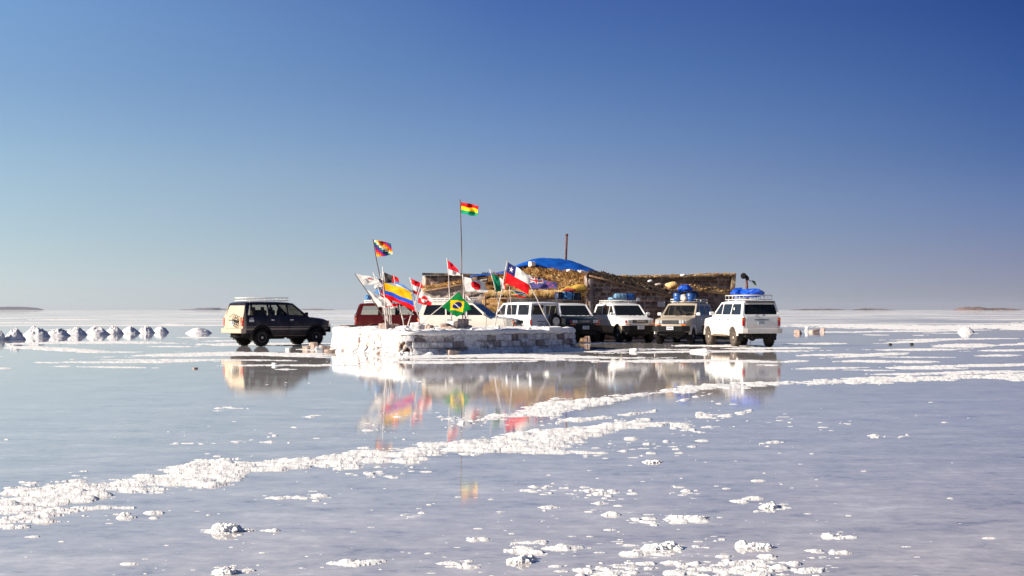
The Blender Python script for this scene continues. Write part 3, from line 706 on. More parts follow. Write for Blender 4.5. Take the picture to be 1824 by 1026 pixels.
    if P.get('badge'):
        tcu = bpy.data.curves.new('badge_lettering', 'FONT'); tcu.body = 'TOYOTA'; tcu.size = .085; tcu.align_x = 'CENTER'; tcu.align_y = 'CENTER'; tcu.extrude = .004; tcu.space_character = 1.25
        to = bpy.data.objects.new('lettering_source', tcu); COL.objects.link(to); tcu.materials.append(M['chrome'])
        bpy.context.view_layer.update(); me_ = bpy.data.meshes.new_from_object(to.evaluated_get(bpy.context.evaluated_depsgraph_get()))
        bpy.data.objects.remove(to); to = bpy.data.objects.new('badge_lettering', me_); COL.objects.link(to); to.parent = gr_
        to.location = (xf+.085, 0, hood-.14); to.rotation_euler = (math.radians(90), 0, math.radians(90))
    for sgn in (-1, 1):
        k = MB(); k.box((xf+.025, sgn*.535, hood-.15), (.07, .25, .155), bev=.018); hl = k.build('headlight', M['lamp'], root)
        k = MB(); k.box((xf+.055, sgn*.535, hood-.15), (.03, .012, .14)); k.build('headlight_divider', M['black'], hl)
        k = MB(); k.box((xf-.075, sgn*.715, hood-.155), (.12, .10, .13), Matrix.Identity(4), bev=.02); k.build('turn_signal', M[P.get('signal', 'orange')], root)
        k = MB(); k.box((xf+.035, sgn*.64, hood-.285), (.06, .26, .05), bev=.012); k.build('bumper_lamp', M['orange'], root)
        # rear lamps
        k = MB(); k.box((-2.385, sgn*.82, 1.07), (.09, .12, .36), bev=.015); tl = k.build('tail_light', M['red'], root)
        k = MB(); k.box((-2.39, sgn*.823, 1.17), (.093, .118, .09), bev=.01); k.build('reverse_lamp', M['orange'] if not boxy else M['lamp'], tl)
    k = MB(); pts = [(-.93, .18), (-.85, .0), (-.6, -.05), (0, -.06), (.6, -.05), (.85, .0), (.93, .18)]
    top, bot = P.get('bz', (hood-.34, .60))
    loop = [(xf+.13-abs(q_[0])**4*.26, q_[0]) for q_ in pts]
    k.slab([(x, y, bot) for x, y in loop]+[(xf-.05, .93, bot), (xf-.05, -.93, bot)], (0, 0, top-bot)); k.build('front_bumper', P.get('fbumper', M['black']), root, bevel=.02)
    k = MB()
    lr = [(-.95, .30), (-.93, .06), (-.7, .0), (.7, .0), (.93, .06), (.95, .30)]
    k.slab([(-2.58+q_[1], q_[0], .58) for q_ in lr], (0, 0, .21)); k.build('rear_bumper', P.get('rbumper', pm), root, bevel=.025)
    # plates
    def plate(x, y, z, sg):
        k = MB(); k.box((x, y, z), (.012, .34, .16), bev=.004); p_ = k.build('licence_plate', M['plate'], root)
        k = MB()
        k.box((x+sg*.007, y, z+.05), (.004, .2, .018))
        for i in range(7): k.box((x+sg*.007, y-.12+i*.04, z-.02+.004*(i*7 % 3)), (.004, .022, .06))
        k.build('plate_marks', M['ink'], p_)
    plate(xf+.145, 0, top-.10, 1)
    if boxy: plate(-2.435, .28, .93, -1)
    else: plate(-2.437, 0, 1.03, -1)
    # tailgate
    if boxy:
        for (y0, y1) in ((-.80, -.01), (.01, .80)):
            k = MB(); k.box((-2.424, (y0+y1)/2, .95), (.02, y1-y0, .52), bev=.01); k.build('rear_door', pm, root)
        k = MB(); k.lathe([(-.08, .12), (-.10, .26), (-.085, .345), (0, .37), (.085, .345), (.10, .26), (.08, .12)], 'X', c=(-2.58, -.42, 1.06), n=30); sp_ = k.build('spare_wheel', M['tyre'], root)
        k = MB(); k.lathe([(-.10, .20), (-.09, .10), (-.11, .05)], 'X', c=(-2.59, -.42, 1.06), n=20); k.build('rim', M['rim'], sp_)
        k = MB(); k.box((-2.44, .28, 1.06), (.03, .42, .03)); k.build('door_handle', M['black'], root)
    else:
        k = MB(); k.box((-2.425, 0, 1.05), (.02, 1.44, .50), bev=.01); tg = k.build('tailgate', pm, root)
        k = MB(); k.box((-2.44, 0, 1.15), (.03, .66, .03)); k.build('tailgate_handle', M['black'], tg)
        k = MB(); k.tube((-2.44, .22, belt-.0), (-2.37, .02, belt+.13), .010); k.tube((-2.44, .30, belt-.02), (-2.44, .22, belt), .012); k.build('rear_wiper', M['black'], root)
    for s0 in (-.1, .42):
        k = MB(); k.tube((1.03, s0, belt+.015), (.90, s0+.42, belt+.075), .010); k.build('wiper', M['black'], root)
    # ---- rack
    rk = P.get('rack')
    if rk:
        x0, x1, hgt, mt_ = rk; k = MB(); zr = rt+.10; yw = .66
        for y in (-yw, yw):
            k.tube((x0, y, zr), (x1, y, zr), .018); k.tube((x0, y, zr+hgt), (x1, y, zr+hgt), .018)
            nn = 5
            for i in range(nn+1):
                x = x0+(x1-x0)*i/nn; k.tube((x, y, zr), (x, y, zr+hgt), .012)
                if i % 2 == 0: k.tube((x, y, zr), (x, y*1.03, rt-.0), .016)
        for x in (x0, x1):
            k.tube((x, -yw, zr+hgt), (x, yw, zr+hgt), .018); 
            for i in range(5): y = -yw+2*yw*i/4; k.tube((x, y, zr), (x, y, zr+hgt), .012)
        for i in range(9):
            x = x0+(x1-x0)*i/8; k.tube((x, -yw, zr), (x, yw, zr), .016)
        k.build('roof_rack', M[mt_], root)
    return root

white = paint('white_paint', (.74, .73, .71), dust=(.45, .34, .23), dust_am=.62)
whitetan = paint('white_over_tan_paint', (.76, .76, .75), lower=(.33, .27, .18), split=.84, dust=(.45, .36, .26), dust_am=.2)
cream = paint('cream_paint', (.62, .59, .52), dust=(.48, .38, .28), dust_am=.5)
navy = paint('navy_paint', (.0035, .0055, .020), stripe=[(.84, .88, (.16, .13, .12)), (.72, .80, (.22, .18, .15))], spec=.2, nz=.35, dust=(.30, .22, .15), dust_am=.04, rear_dust=(.60, .48, .34))
maroon = paint('maroon_paint', (.105, .006, .007), dust=(.30, .12, .08), dust_am=.3, rough=.45, spec=.25, nz=.7)
beige = paint('beige_paint', (.44, .37, .28), dust=(.40, .31, .22), dust_am=.5, rough=.4)
green = paint('dark_green_paint', (.010, .022, .030), spec=.25, nz=.4, dust=(.3, .25, .2), dust_am=.02)
silver = paint('silver_white_paint', (.66, .66, .68), dust=(.45, .36, .28), dust_am=.4)
CARS = 'off-road wagons parked by the salt building'
mk = make_suv
def car(label, x, y, hd, **P): return mk('parked_car', label, CARS, (x, y, 0), hd, P)
c1 = car('dark navy off-road wagon with dusty beige rear, parked alone at the left end', -10.75, 65.8, 40, paint=navy, glass='glass', rack=(-1.95, .05, .12, 'rackwhite'), rbumper=beige, zs=1.03, tyre='tyre', rear_glass=pmat('dusty_rear_glass', (.46, .37, .26), .8, var=.12, scale=3))
c2 = car('dusty dark red off-road wagon behind the left end of the flag platform', -5.9, 75.5, 8, paint=maroon, glass='glass', arch=maroon, rack=(-1.9, .1, .10, 'rackwhite'), rbumper=maroon, zs=1.02)
c3 = car('cream white off-road wagon seen side on behind the Brazilian flag', -1.85, 66.6, -15, paint=cream, arch=cream, glass='glassdark', rack=(-1.95, .0, .10, 'rackwhite'), fbumper=cream, signal='orange', zs=1.03, moulding=cream)
c4 = car('boxy white wagon seen from behind with a spare wheel on its rear door', .35, 70.7, 122, paint=silver, cabin_paint=silver, boxy=True, barn=True, glass='glass', rack=(-1.9, .1, .08, 'rackdark'), arch=silver, roof=1.93, zs=1.03)
c5 = car('dark green off-road wagon facing the viewer, half behind the right end of the platform', 3.0, 72.6, 286, paint=green, cabin_paint=silver, badge=True, signal='red', arch=M['black'], zs=1.02, rack=(-1.8, .0, .10, 'rackdark'))
c6 = car('white over tan off-road wagon facing the viewer with pale blue rolls on its rack', 5.75, 72.9, 286, paint=whitetan, badge=True, signal='red', rack=(-1.9, .05, .08, 'rackwhite'), zs=1.02)
c7 = car('beige off-road wagon facing the viewer with blue barrels and a blue bundle on its roof', 8.48, 70.2, 247, paint=beige, signal='lamp', arch=silver, glass='glass', rack=(-1.9, .0, .12, 'rackwhite'), zs=1.02, mirror=white)
c8 = car('white off-road wagon seen from behind, last on the right, with a tarpaulin on its roof', 10.45, 65.4, 104, paint=white, sc=1.03, arch=white, rack=(-2.0, .0, .18, 'rackwhite'), tyre='tyre_dusty', spoiler=True, zs=1.02, rim=pmat('dusty_rim', (.55, .47, .38), .6, metal=.2))

# ------------------------------------------------------------------ salt block platform
def block_wall_mat(name, bump=.8):
    m, t, b = mat(name); L = t.links.new
    a = t.nodes.new('ShaderNodeAttribute'); a.attribute_name = 'tint'
    co = t.nodes.new('ShaderNodeNewGeometry'); n = t.nodes.new('ShaderNodeTexNoise'); n.inputs['Scale'].default_value = 9; n.inputs['Detail'].default_value = 7
    L(co.outputs['Position'], n.inputs['Vector'])
    r = ramp(t, [(.3, (.72, .71, .70)), (.65, (1.1, 1.1, 1.1))]); L(n.outputs[0], r.inputs[0])
    L(vmul(t, a.outputs['Color'], r.outputs[0]), b.inputs['Base Color']); b.inputs['Roughness'].default_value = .9; b.inputs['Specular IOR Level'].default_value = .25
    n2 = t.nodes.new('ShaderNodeTexNoise'); n2.inputs['Scale'].default_value = 30; n2.inputs['Detail'].default_value = 6; L(co.outputs['Position'], n2.inputs['Vector'])
    bp = t.nodes.new('ShaderNodeBump'); bp.inputs['Strength'].default_value = bump; bp.inputs['Distance'].default_value = .02; L(n2.outputs[0], bp.inputs['Height']); L(bp.outputs[0], b.inputs['Normal'])
    return m
M['blockwall'] = block_wall_mat('salt_block_wall')
PLAT = [(-7.65, 60.7), (-6.1, 56.3), (-4.15, 51.9), (-3.5, 51.7), (-.6, 54.5), (2.35, 57.6), (2.55, 58.4), (2.4, 61.5), (1.4, 63.6), (-3, 64.2), (-7.0, 63.8), (-7.6, 62.2)]
def chaikin(p, n=2):
    for _ in range(n):
        q = []
        for i in range(len(p)):
            a, b = p[i], p[(i+1) % len(p)]
            q += [(a[0]*.8+b[0]*.2, a[1]*.8+b[1]*.2), (a[0]*.2+b[0]*.8, a[1]*.2+b[1]*.8)]
        p = q
    return p
def resample(p, step):
    out = []; p = list(p)+[p[0]]
    carry = 0
    for a, b in zip(p, p[1:]):
        a = np.array(a); b = np.array(b); l = np.linalg.norm(b-a); t = carry
        while t < l: out.append(a+(b-a)*t/l); t += step
        carry = t-l
    return np.array(out)
PT = .84
def course_pattern(U, Z, rowh, bl, seed, jitter=.35):
    """distance to mortar and a random value for each block"""
    rg = np.random.RandomState(seed); row = np.floor(Z/rowh+.12*fbm(U*.6, Z*.6+seed, 2)).astype(int)
    off = rg.rand(64)[row % 64]*bl; rl = (bl*(.75+.5*rg.rand(64)))[(row*7) % 64]
    uu = (U+off)/rl+.18*vnoise(U*2.3, row*3.1+seed); ci = np.floor(uu).astype(int)
    fu = uu-ci; fz = Z/rowh+.12*fbm(U*.6, Z*.6+seed, 2)-row
    d = np.minimum(np.minimum(fu, 1-fu)*rl, np.minimum(fz, 1-fz)*rowh)
    h = rg.rand(4096)[(row*131+ci*17) % 4096]; h2 = rg.rand(4096)[(row*57+ci*29+7) % 4096]
    return d, h, h2
def platform():
    root = empty('salt_platform', (0, 0, 0)); tag(root, 'long low platform of pale salt blocks that the flagpoles stand on', 'platform')
    P = resample(chaikin(PLAT, 3), .028); n = len(P)
    T = np.roll(P, -1, 0)-np.roll(P, 1, 0); T /= np.linalg.norm(T, axis=1)[:, None]
    T = np.stack([np.convolve(np.r_[T[-10:, i], T[:, i], T[:10, i]], np.ones(21)/21, 'valid') for i in (0, 1)], 1)
    Nn = np.stack([T[:, 1], -T[:, 0]], 1); Nn /= np.linalg.norm(Nn, axis=1)[:, None]
    nz = 34; zz = np.linspace(-.02, 1, nz); U = np.repeat((np.arange(n)*.028)[:, None], nz, 1)
    Z = np.repeat(zz[None], n, 0)*PT
    d, h, h2 = course_pattern(U, Z, .235, .42, 5)
    left = np.clip((Nn[:, 0]*-1+.15)/.5, 0, 1)[:, None]                  # the sunward side is thick with salt
    X0 = P[:, 0][:, None]; Y0 = P[:, 1][:, None]
    cr = .5+.5*fbm(U*1.3, Z*2.2+3, 4); patch = .5+.5*fbm(U*1.1+20, Z*2.0, 3); cr2 = fbm(U*5, Z*6+4, 4, .6)
    crust = np.clip((cr-.54+left*.44*(patch+.25 > .42)-left*(h > .74)*.42+np.clip(.20-Z, 0, 1)*1.8+np.clip(Z-.74, 0, 1)*1.5+.30*cr2)*6, 0, 1)
    rough = fbm(U*6, Z*8, 5, .6)
    out = np.clip(d/.035, 0, 1)**.5*.045+(h-.5)*.05 + rough*.02
    out = out-(h2 > .93)*(1-crust*.6)*.13
    # salted surface: scalloped, with slits left open
    slit = np.clip((fbm(U*7+9, Z*3.8-U*1.2, 3, .55)-.10)*8, 0, 1)
    so_ = .05+.05*rough+.05*fbm(U*3, Z*3, 3)-slit*.12*(left > .3)
    out = out*(1-crust)+so_*crust
    out += np.clip(.20-Z, 0, 1)**1.3*1.3+.10*(1-Z/PT)
    jx = X0+Nn[:, 0][:, None]*out; jy = Y0+Nn[:, 1][:, None]*out
    top = PT+.03*fbm(U*.7, U*0, 3)
    Zt = Z*top/PT
    g = np.stack([np.interp(h, [0, .25, .55, 1], c) for c in ([.22, .50, .68, .78], [.165, .44, .64, .76], [.155, .42, .64, .77])], -1)
    mort = (1-np.clip(d/.022, 0, 1))[..., None]
    col = g*(1-mort*.8)*(.86+.3*rough[..., None])
    slit_tone = (left > .3)*slit*crust  # brown slits; their colour also stands in for shading that head-on sun leaves out
    wv = .5+.5*fbm(U*2.3+7, Z*3.1, 4, .6); lf = left*np.clip((wv-.42)*3, 0, 1)*.34; wcol = np.stack([.72-.50*slit_tone-lf*.75, .71-.60*slit_tone-lf*.95, .70-.63*slit_tone-lf*1.05], -1).clip(.03, 1)
    col = col*(1-crust[..., None])+wcol*crust[..., None]
    V = np.stack([jx, jy, Zt], -1).reshape(-1, 3); idx = np.arange(n*nz).reshape(n, nz); nx = np.roll(idx, -1, 0)
    q = np.stack([idx[:, :-1], idx[:, 1:], nx[:, 1:], nx[:, :-1]], -1).reshape(-1, 4)
    mesh_np('wall', V, q, M['blockwall'], root, colors=col.reshape(-1, 3))
    # salted top, hanging over the wall a little
    k = 26; rr_ = np.linspace(0, 1, k)**.6; c = P.mean(0); Ps = P[::3]; Ns = Nn[::3]; m_ = len(Ps)
    xs = c[0]+(Ps[:, 0]-c[0])[:, None]*rr_[None]; ys = c[1]+(Ps[:, 1]-c[1])[:, None]*rr_[None]
    ov = .04+.09*fbm(np.arange(m_)*.22, np.arange(m_)*0+.5, 3)
    zs_ = PT+.05+.10*fbm(xs*1.1, ys*1.1, 4)+.035*fbm(xs*5, ys*5, 3)
    xs = np.c_[xs, xs[:, -1]+Ns[:, 0]*(ov+.06), xs[:, -1]+Ns[:, 0]*(ov+.07), xs[:, -1]+Ns[:, 0]*.02]
    ys = np.c_[ys, ys[:, -1]+Ns[:, 1]*(ov+.06), ys[:, -1]+Ns[:, 1]*(ov+.07), ys[:, -1]+Ns[:, 1]*.02]
    dr = .02+.16*(.5+.5*fbm(np.arange(m_)*.3, np.arange(m_)*0+3.5, 3))
    zs_ = np.c_[zs_, PT+.02+0*dr, PT-dr, PT-dr-.03]
    kk = xs.shape[1]; idx = np.arange(m_*kk).reshape(m_, kk); nx = np.roll(idx, -1, 0)
    q = np.stack([idx[:, :-1], idx[:, 1:], nx[:, 1:], nx[:, :-1]], -1).reshape(-1, 4)
    mesh_np('salt_top', np.stack([xs, ys, zs_], -1).reshape(-1, 3), q, M['salt'], root)
platform()
rr = random.Random(19)
b = MB()
for i in range(150):
    P_ = PLAT[rr.choice([0, 1, 2, 3, 4, 5])]; j_ = PLAT.index(P_); Q_ = PLAT[j_+1]; t_ = rr.random(); x = P_[0]+(Q_[0]-P_[0])*t_; y = P_[1]+(Q_[1]-P_[1])*t_
    if rr.random() < .55: dx, dy = (Q_[1]-P_[1]), -(Q_[0]-P_[0]); l_ = math.hypot(dx, dy); o_ = rr.uniform(.10, .5); b.lump((x+dx/l_*o_, y+dy/l_*o_, .0), (rr.uniform(.05, .22), rr.uniform(.05, .15), rr.uniform(.03, .13)), rr.randint(0, 9999), amp=.4, sub=2)
    else: dx, dy = -(Q_[1]-P_[1]), (Q_[0]-P_[0]); l_ = math.hypot(dx, dy); o_ = rr.uniform(-.02, 1.6); b.lump((x+dx/l_*o_, y+dy/l_*o_, PT+.07), (rr.uniform(.04, .2), rr.uniform(.04, .15), rr.uniform(.02, .08)), rr.randint(0, 9999), amp=.4, sub=2)
o_ = b.build('salt_rubble', M['salt'], recalc=False); tag(o_, 'crumbled white salt rubble along the foot and rim of the platform', kind='stuff'); o_['category'] = 'salt rubble'
def inplat(x, y):
    c = False; p = PLAT
    for i in range(len(p)):
        x1, y1 = p[i]; x2, y2 = p[i-1]
        if (y1 > y) != (y2 > y) and x < (x2-x1)*(y-y1)/(y2-y1)+x1: c = not c
    return c

# rough stones
def stone(name, label, cat, c, d, seed, m, rot=0, group=None, amp=.12, kids=0):
    b = MB(); rr = random.Random(seed)
    vs = b.box((0, 0, 0), (1, 1, 1), bev=.12)
    bmesh.ops.subdivide_edges(b.bm, edges=b.bm.edges[:], cuts=2, use_grid_fill=True)
    ax = [(Vector((rr.uniform(-1, 1), rr.uniform(-1, 1), rr.uniform(-1, 1)))*6, rr.uniform(0, 6)) for _ in range(5)]
    for v in b.bm.verts:
        n = sum(math.sin(v.co.dot(a)+p) for a, p in ax)/5; v.co *= 1+amp*1.7*n; v.co.x += v.co.z*rr.uniform(-.02, .02)
        v.co = Vector((v.co.x*d[0], v.co.y*d[1], v.co.z*d[2]+d[2]*.48))
    o = b.build(name, m, smooth_angle=28); o.location = c; o.rotation_euler = (rr.uniform(-.08, .08), rr.uniform(-.12, .12), rot); tag(o, label, cat, group); return o

# ------------------------------------------------------------------ flags
def cloth_mat():
    m, t, b = mat('flag_cloth'); L = t.links.new
    a = t.nodes.new('ShaderNodeAttribute'); a.attribute_name = 'tint'
    L(a.outputs['Color'], b.inputs['Base Color']); b.inputs['Roughness'].default_value = .75; b.inputs['Specular IOR Level'].default_value = .2
    tl = t.nodes.new('ShaderNodeBsdfTranslucent'); L(a.outputs['Color'], tl.inputs[0]); mi = t.nodes.new('ShaderNodeMixShader'); mi.inputs[0].default_value = .42
    L(b.outputs[0], mi.inputs[1]); L(tl.outputs[0], mi.inputs[2]); L(mi.outputs[0], t.nodes['Material Output'].inputs[0]); return m
M['cloth'] = cloth_mat()
RED, WHT, BLU, YEL, GRN, BLK = (.70, .008, .012), (.74, .72, .70), (.01, .05, .42), (.85, .50, .005), (.003, .20, .055), (.05, .04, .045)
def c_bol(u, v): return (.72, .01, .012) if v > .66 else ((.95, .68, .01) if v > .33 else (.0, .42, .19))
WH = [(.80, .75, .70), (.0, .22, .10), (.02, .03, .30), (.22, .01, .20), (.70, .01, .03), (.85, .20, .01), (.90, .55, .02)]
def c_wip(u, v): return WH[(int((1-v)*7)-int(u*7)+7) % 7]
def c_kor(u, v):
    if abs(u-.38) < .085 and abs(v-.42) < .14: return (.16, .15, .16) if (int((u-.2)*40) % 2 == 0 or abs(abs(v-.42)-.10) < .03) else (.45, .44, .44)
    if abs(v-.70-.3*(u-.6)) < .05 and .48 < u < .8: return (.55, .02, .05) if u < .68 else (.10, .03, .06)
    return WHT
def c_white(u, v):
    if abs(u-.45) < .12 and abs(v-.55) < .12 and int((u+v)*24) % 2 == 0: return (.35, .33, .33)
    if v < .12 and u > .5: return (.6, .05, .05)
    return WHT
def c_col(u, v): return YEL if v > .5 else ((.01, .10, .62) if v > .24 else (.80, .005, .005))
def c_blk(u, v): return (.68, .005, .01) if u > .6 else (.075, .06, .065)
def c_blw(u, v): return (.12, .28, .62) if (v > .66 or v < .33) else WHT
def c_rwr(u, v): return (.70, .01, .02) if v > .62 else (WHT if v > .25 else (.62, .02, .03))
def c_grl(u, v):
    r = math.hypot((u-.42)*1.5, v-.5); top = v > .5
    if r < .33: top = not top
    return WHT if top else (.72, .015, .025)
def c_ind(u, v): return (.78, .02, .045) if v > .42 else WHT
def c_jap(u, v): return (.72, .01, .02) if math.hypot((u-.55)*1.5, v-.5) < .34 else WHT
def c_bra(u, v):
    x, y = (u-.5)*1.43, v-.5; r = math.hypot(x, y)
    if r < .25:
        if abs(y-(-.08*x-.0)+.25*x*x-.03) < .03: return WHT
        return (.012, .02, .16)
    if abs(x)/.62+abs(y)/.42 < 1: return (.88, .62, .005)
    return (.0, .24, .05)
def c_mex(u, v): return (.0, .20, .10) if u < .55 else (WHT if u < .85 else (.70, .02, .04))
def c_chi(u, v):
    if v < .5: return (.80, .005, .012)
    if u < .36:
        x, y = (u-.18)*1.5, v-.75; r = math.hypot(x, y); a = math.atan2(x, y)
        k = (a % (2*math.pi/5))-math.pi/5
        if r < .055+.085*(abs(k)/(math.pi/5))**1.5: return WHT
        return (.012, .02, .16)
    return WHT
def c_nz(u, v):
    if u < .5 and v > .5:
        x, y = u/.5-.5, (v-.5)/.5-.5
        if abs(x) < .07 or abs(y) < .11: return (.65, .01, .03)
        if abs(x) < .13 or abs(y) < .2: return WHT
        if abs(abs(x)-abs(y)) < .09: return WHT
        return (.035, .03, .20)
    for (a, b_) in ((.75, .78), (.75, .2), (.66, .5), (.86, .56)):
        if math.hypot((u-a)*2, v-b_) < .075: return (.70, .08, .12)
    return (.10, .085, .27)
def c_rsa(u, v):
    y = abs(v-.5)
    yy = y if u > .35 else abs(y-(.35-u)*.9)
    if u < .28 and y < .28-u: return (.02, .02, .02) if y < .22-u else YEL
    if yy < .11: return (.0, .26, .06)
    if yy < .18: return WHT
    return (.72, .02, .02) if v < .45 else (.035, .03, .28)
def c_den(u, v): return WHT if (abs(u-.38) < .07 or abs(v-.5) < .1) else (.68, .01, .02)
def c_uk(u, v): return c_nz(u*.5, .5+v*.5)

def flag(label, base, top, Y, cloths, pr=.016, mpole='pole', lean=0, basez=None):
    """base, top: photo pixels of the pole; Y: distance. The pole stands on the platform."""
    b = at(base[0], base[1], Y); t_ = at(top[0], top[1], Y+lean)
    bz = PT-.02 if basez is None else basez
    if abs(b.z-t_.z) > .01:
        f_ = (bz-b.z)/(t_.z-b.z); b = b+(t_-b)*f_
    root = empty('flag', b); tag(root, label, 'flag', 'flags flying over the salt platform')
    p = MB(); n = 8; d = t_-b; pts = [d*i/n+Vector((.012*math.sin(i*1.3+base[0]), .01*math.cos(i*1.9), 0)) for i in range(n+1)]; p.path(pts, [pr*(1.15-.35*i/n) for i in range(n+1)], 8)
    p.build('pole', M[mpole], root)
    for ci, (fn, TL, BL, TR, BR, amp, waves) in enumerate(cloths):
        n, m_ = 54, 36; V = []; C = []
        tl, bl = [at(q[0], q[1], Y+lean*.5) for q in (TL, BL)]; w = (at(TR[0], TR[1], Y)-tl).length
        tr, br = [at(q[0], q[1], Y-.42*w) for q in (TR, BR)]
        rr = random.Random(int(TL[0]*7+TL[1])); ph = rr.uniform(0, 6)
        for i in range(n+1):
            u = i/n
            for j in range(m_+1):
                v = j/m_; A = bl.lerp(tl, v); B = br.lerp(tr, v); p_ = A.lerp(B, u)
                k = min(1, u*2.2)
                s1 = math.sin(u*waves*6.28+ph+v*1.6); s2 = math.sin(u*waves*11+v*3.1+ph*2); s3 = math.sin(u*9-v*7+ph)
                fr_ = math.sin(u*23+v*9+ph*3)*.12+math.sin(u*15-v*19+ph)*.10
                p_ = p_+Vector((.015*s2*k, 1.35*amp*w*(s1+.45*s2+.35*s3+fr_)*k, .03*w*k*(s1*.5+math.sin(u*3.1)*.4-.5*s3+.3*s2)))
                V.append(p_-b); 
        me = bpy.data.meshes.new('cloth'); fs = [(i*(m_+1)+j, (i+1)*(m_+1)+j, (i+1)*(m_+1)+j+1, i*(m_+1)+j+1) for i in range(n) for j in range(m_)]
        me.from_pydata([tuple(v) for v in V], [], fs); me.polygons.foreach_set('use_smooth', [True]*len(fs))
        at_ = me.color_attributes.new('tint', 'FLOAT_COLOR', 'CORNER'); cols = []
        for i in range(n):
            for j in range(m_): cols += [*fn((i+.5)/n, (j+.5)/m_), 1]*4
        at_.data.foreach_set('color', cols); me.materials.append(M['cloth'])
        o = bpy.data.objects.new('cloth', me); COL.objects.link(o); o.parent = root
        so2 = o.modifiers.new('hem', 'SOLIDIFY'); so2.thickness = .004
    return root
# positions in photo pixels
def z3(x, y): return (600+x/6.035, 470+y/6.035)
def z4(x, y): return (750+x/5.129, 440+y/5.129)
def z2(x, y): return (610+x/6.07, 340+y/6.07)
flag('red yellow green striped flag on the tallest bare pole', z4(380, 690), (820, 355), 58.5, [(c_bol, (821, 360), (821, 380), (853, 367), (850, 386), .05, 1.0)], pr=.024, mpole='poledark')
flag('rainbow chequered flag high on a thin leaning pole', (694, 582), (664, 426), 58, [(c_wip, (665, 427), (671.5, 457.5), (697, 434), (699, 454), .06, .8)], pr=.022, mpole='poledark')
flag('leaning pole with two white flags, the upper one with a small square emblem', z3(555, 645), z3(193, 104), 56.0, [(c_kor, z3(205, 108), z3(282, 228), z3(420, 150), z3(500, 235), .05, .8), (c_white, z3(325, 280), z3(445, 462), z3(590, 420), z3(610, 470), .06, .7)], pr=.018, mpole='poledark')
flag('white tipped pole with a small white and red tangled flag', z3(552, 640), z3(393, 90), 57.0, [(c_uk, z3(412, 135), z3(450, 240), z3(560, 230), z3(560, 340), .09, .9), (c_den, z3(462, 280), z3(480, 350), z3(600, 400), z3(590, 470), .09, 1.0)], pr=.020)
flag('large yellow blue and red flag spread in the wind', z3(530, 690), z3(490, 30), 55.0, [(c_col, z3(507, 203), z3(517, 362), z3(800, 290), z3(838, 508), .045, .9)], pr=.020)
flag('black flag with a red fly end above the yellow blue and red flag', z3(575, 640), z3(500, 85), 57.6, [(c_blk, z3(505, 92), z3(515, 200), z3(660, 150), z3(668, 222), .08, .7)], pr=.016)
flag('pale blue and white striped flag behind the yellow blue and red flag', z3(720, 662), z3(610, 130), 57.2, [(c_blw, z3(620, 175), z3(640, 270), z3(815, 290), z3(820, 350), .06, .8)], pr=.015)
flag('red white red flag drooping on a white pole', z3(888, 632), z3(785, 145), 57, [(c_rwr, z3(800, 155), z3(828, 320), z3(925, 225), z3(905, 345), .07, .6)], pr=.020)
flag('red and white flag with a split disc', z3(755, 692), z3(925, 158), 56, [(c_grl, z3(893, 300), z3(868, 420), z3(1035, 375), z3(1010, 455), .04, .7)], pr=.018)
flag('small red over white flag on a pale pole left of the tallest pole', z4(278, 660), z4(238, 100), 57, [(c_ind, z4(243, 118), z4(250, 255), z4(340, 205), z4(365, 268), .06, .7)], pr=.020)
flag('white flag with a red disc', z4(402, 660), z4(380, 250), 57.5, [(c_jap, z4(388, 270), z4(400, 408), z4(560, 315), z4(615, 415), .05, .8)], pr=.026)
flag('green flag with yellow diamond and blue globe hanging from a slanting pole', z4(55, 655), z4(350, 402), 54.6, [(c_bra, z4(180, 545), z4(345, 410), z4(325, 635), z4(462, 570), .03, .6)], pr=.016)
flag('green white and red flag leaning left of the one with a star', z4(765, 735), z4(630, 200), 57.6, [(c_mex, z4(645, 240), z4(684, 412), z4(765, 310), z4(775, 385), .05, .7)], pr=.018)
flag('blue white and red flag with a white star', z4(675, 712), z4(790, 125), 56.5, [(c_chi, z4(795, 140), z4(766, 325), z4(1000, 262), z4(985, 432), .045, .8)], pr=.022)
flag('violet blue flag with a cross in its corner and red stars', z4(1185, 735), z4(972, 300), 58.5, [(c_nz, z4(985, 268), z4(1003, 382), z4(1240, 330), z4(1245, 385), .045, 1.0)], pr=.022)
flag('small green white and violet flag below the one with a star', z4(838, 730), z4(808, 360), 58.6, [(c_rsa, z4(822, 392), z4(826, 436), z4(955, 425), z4(950, 468), .05, .7)], pr=.014)
flag('red and white cloth tangled low behind the large yellow blue and red flag', z3(590, 650), z3(575, 440), 57.4, [(c_ind, z3(575, 420), z3(577, 480), z3(660, 440), z3(640, 475), .10, 1.2)], pr=.017)
flag('small white flag with a thin red edge behind the tallest bare pole', z4(432, 690), z4(402, 430), 58.2, [(lambda u, v: WHT if v < .85 else (.66, .1, .1), z4(404, 432), z4(420, 470), z4(455, 470), z4(480, 510), .10, .8)], pr=.014)
flag('white flag with navy stripes crumpled behind the black and red flag', z3(560, 650), z3(470, 100), 57.9, [(lambda u, v: (.03, .05, .22) if int(v*5) == 2 or abs(u-v) < .1 else WHT, z3(478, 150), z3(490, 215), z3(545, 170), z3(540, 235), .10, 1.2)], pr=.016)
flag('bare pale rod leaning behind the fly end of the large yellow blue and red flag', z3(722, 664), z3(672, 430), 56.4, [], pr=.018)

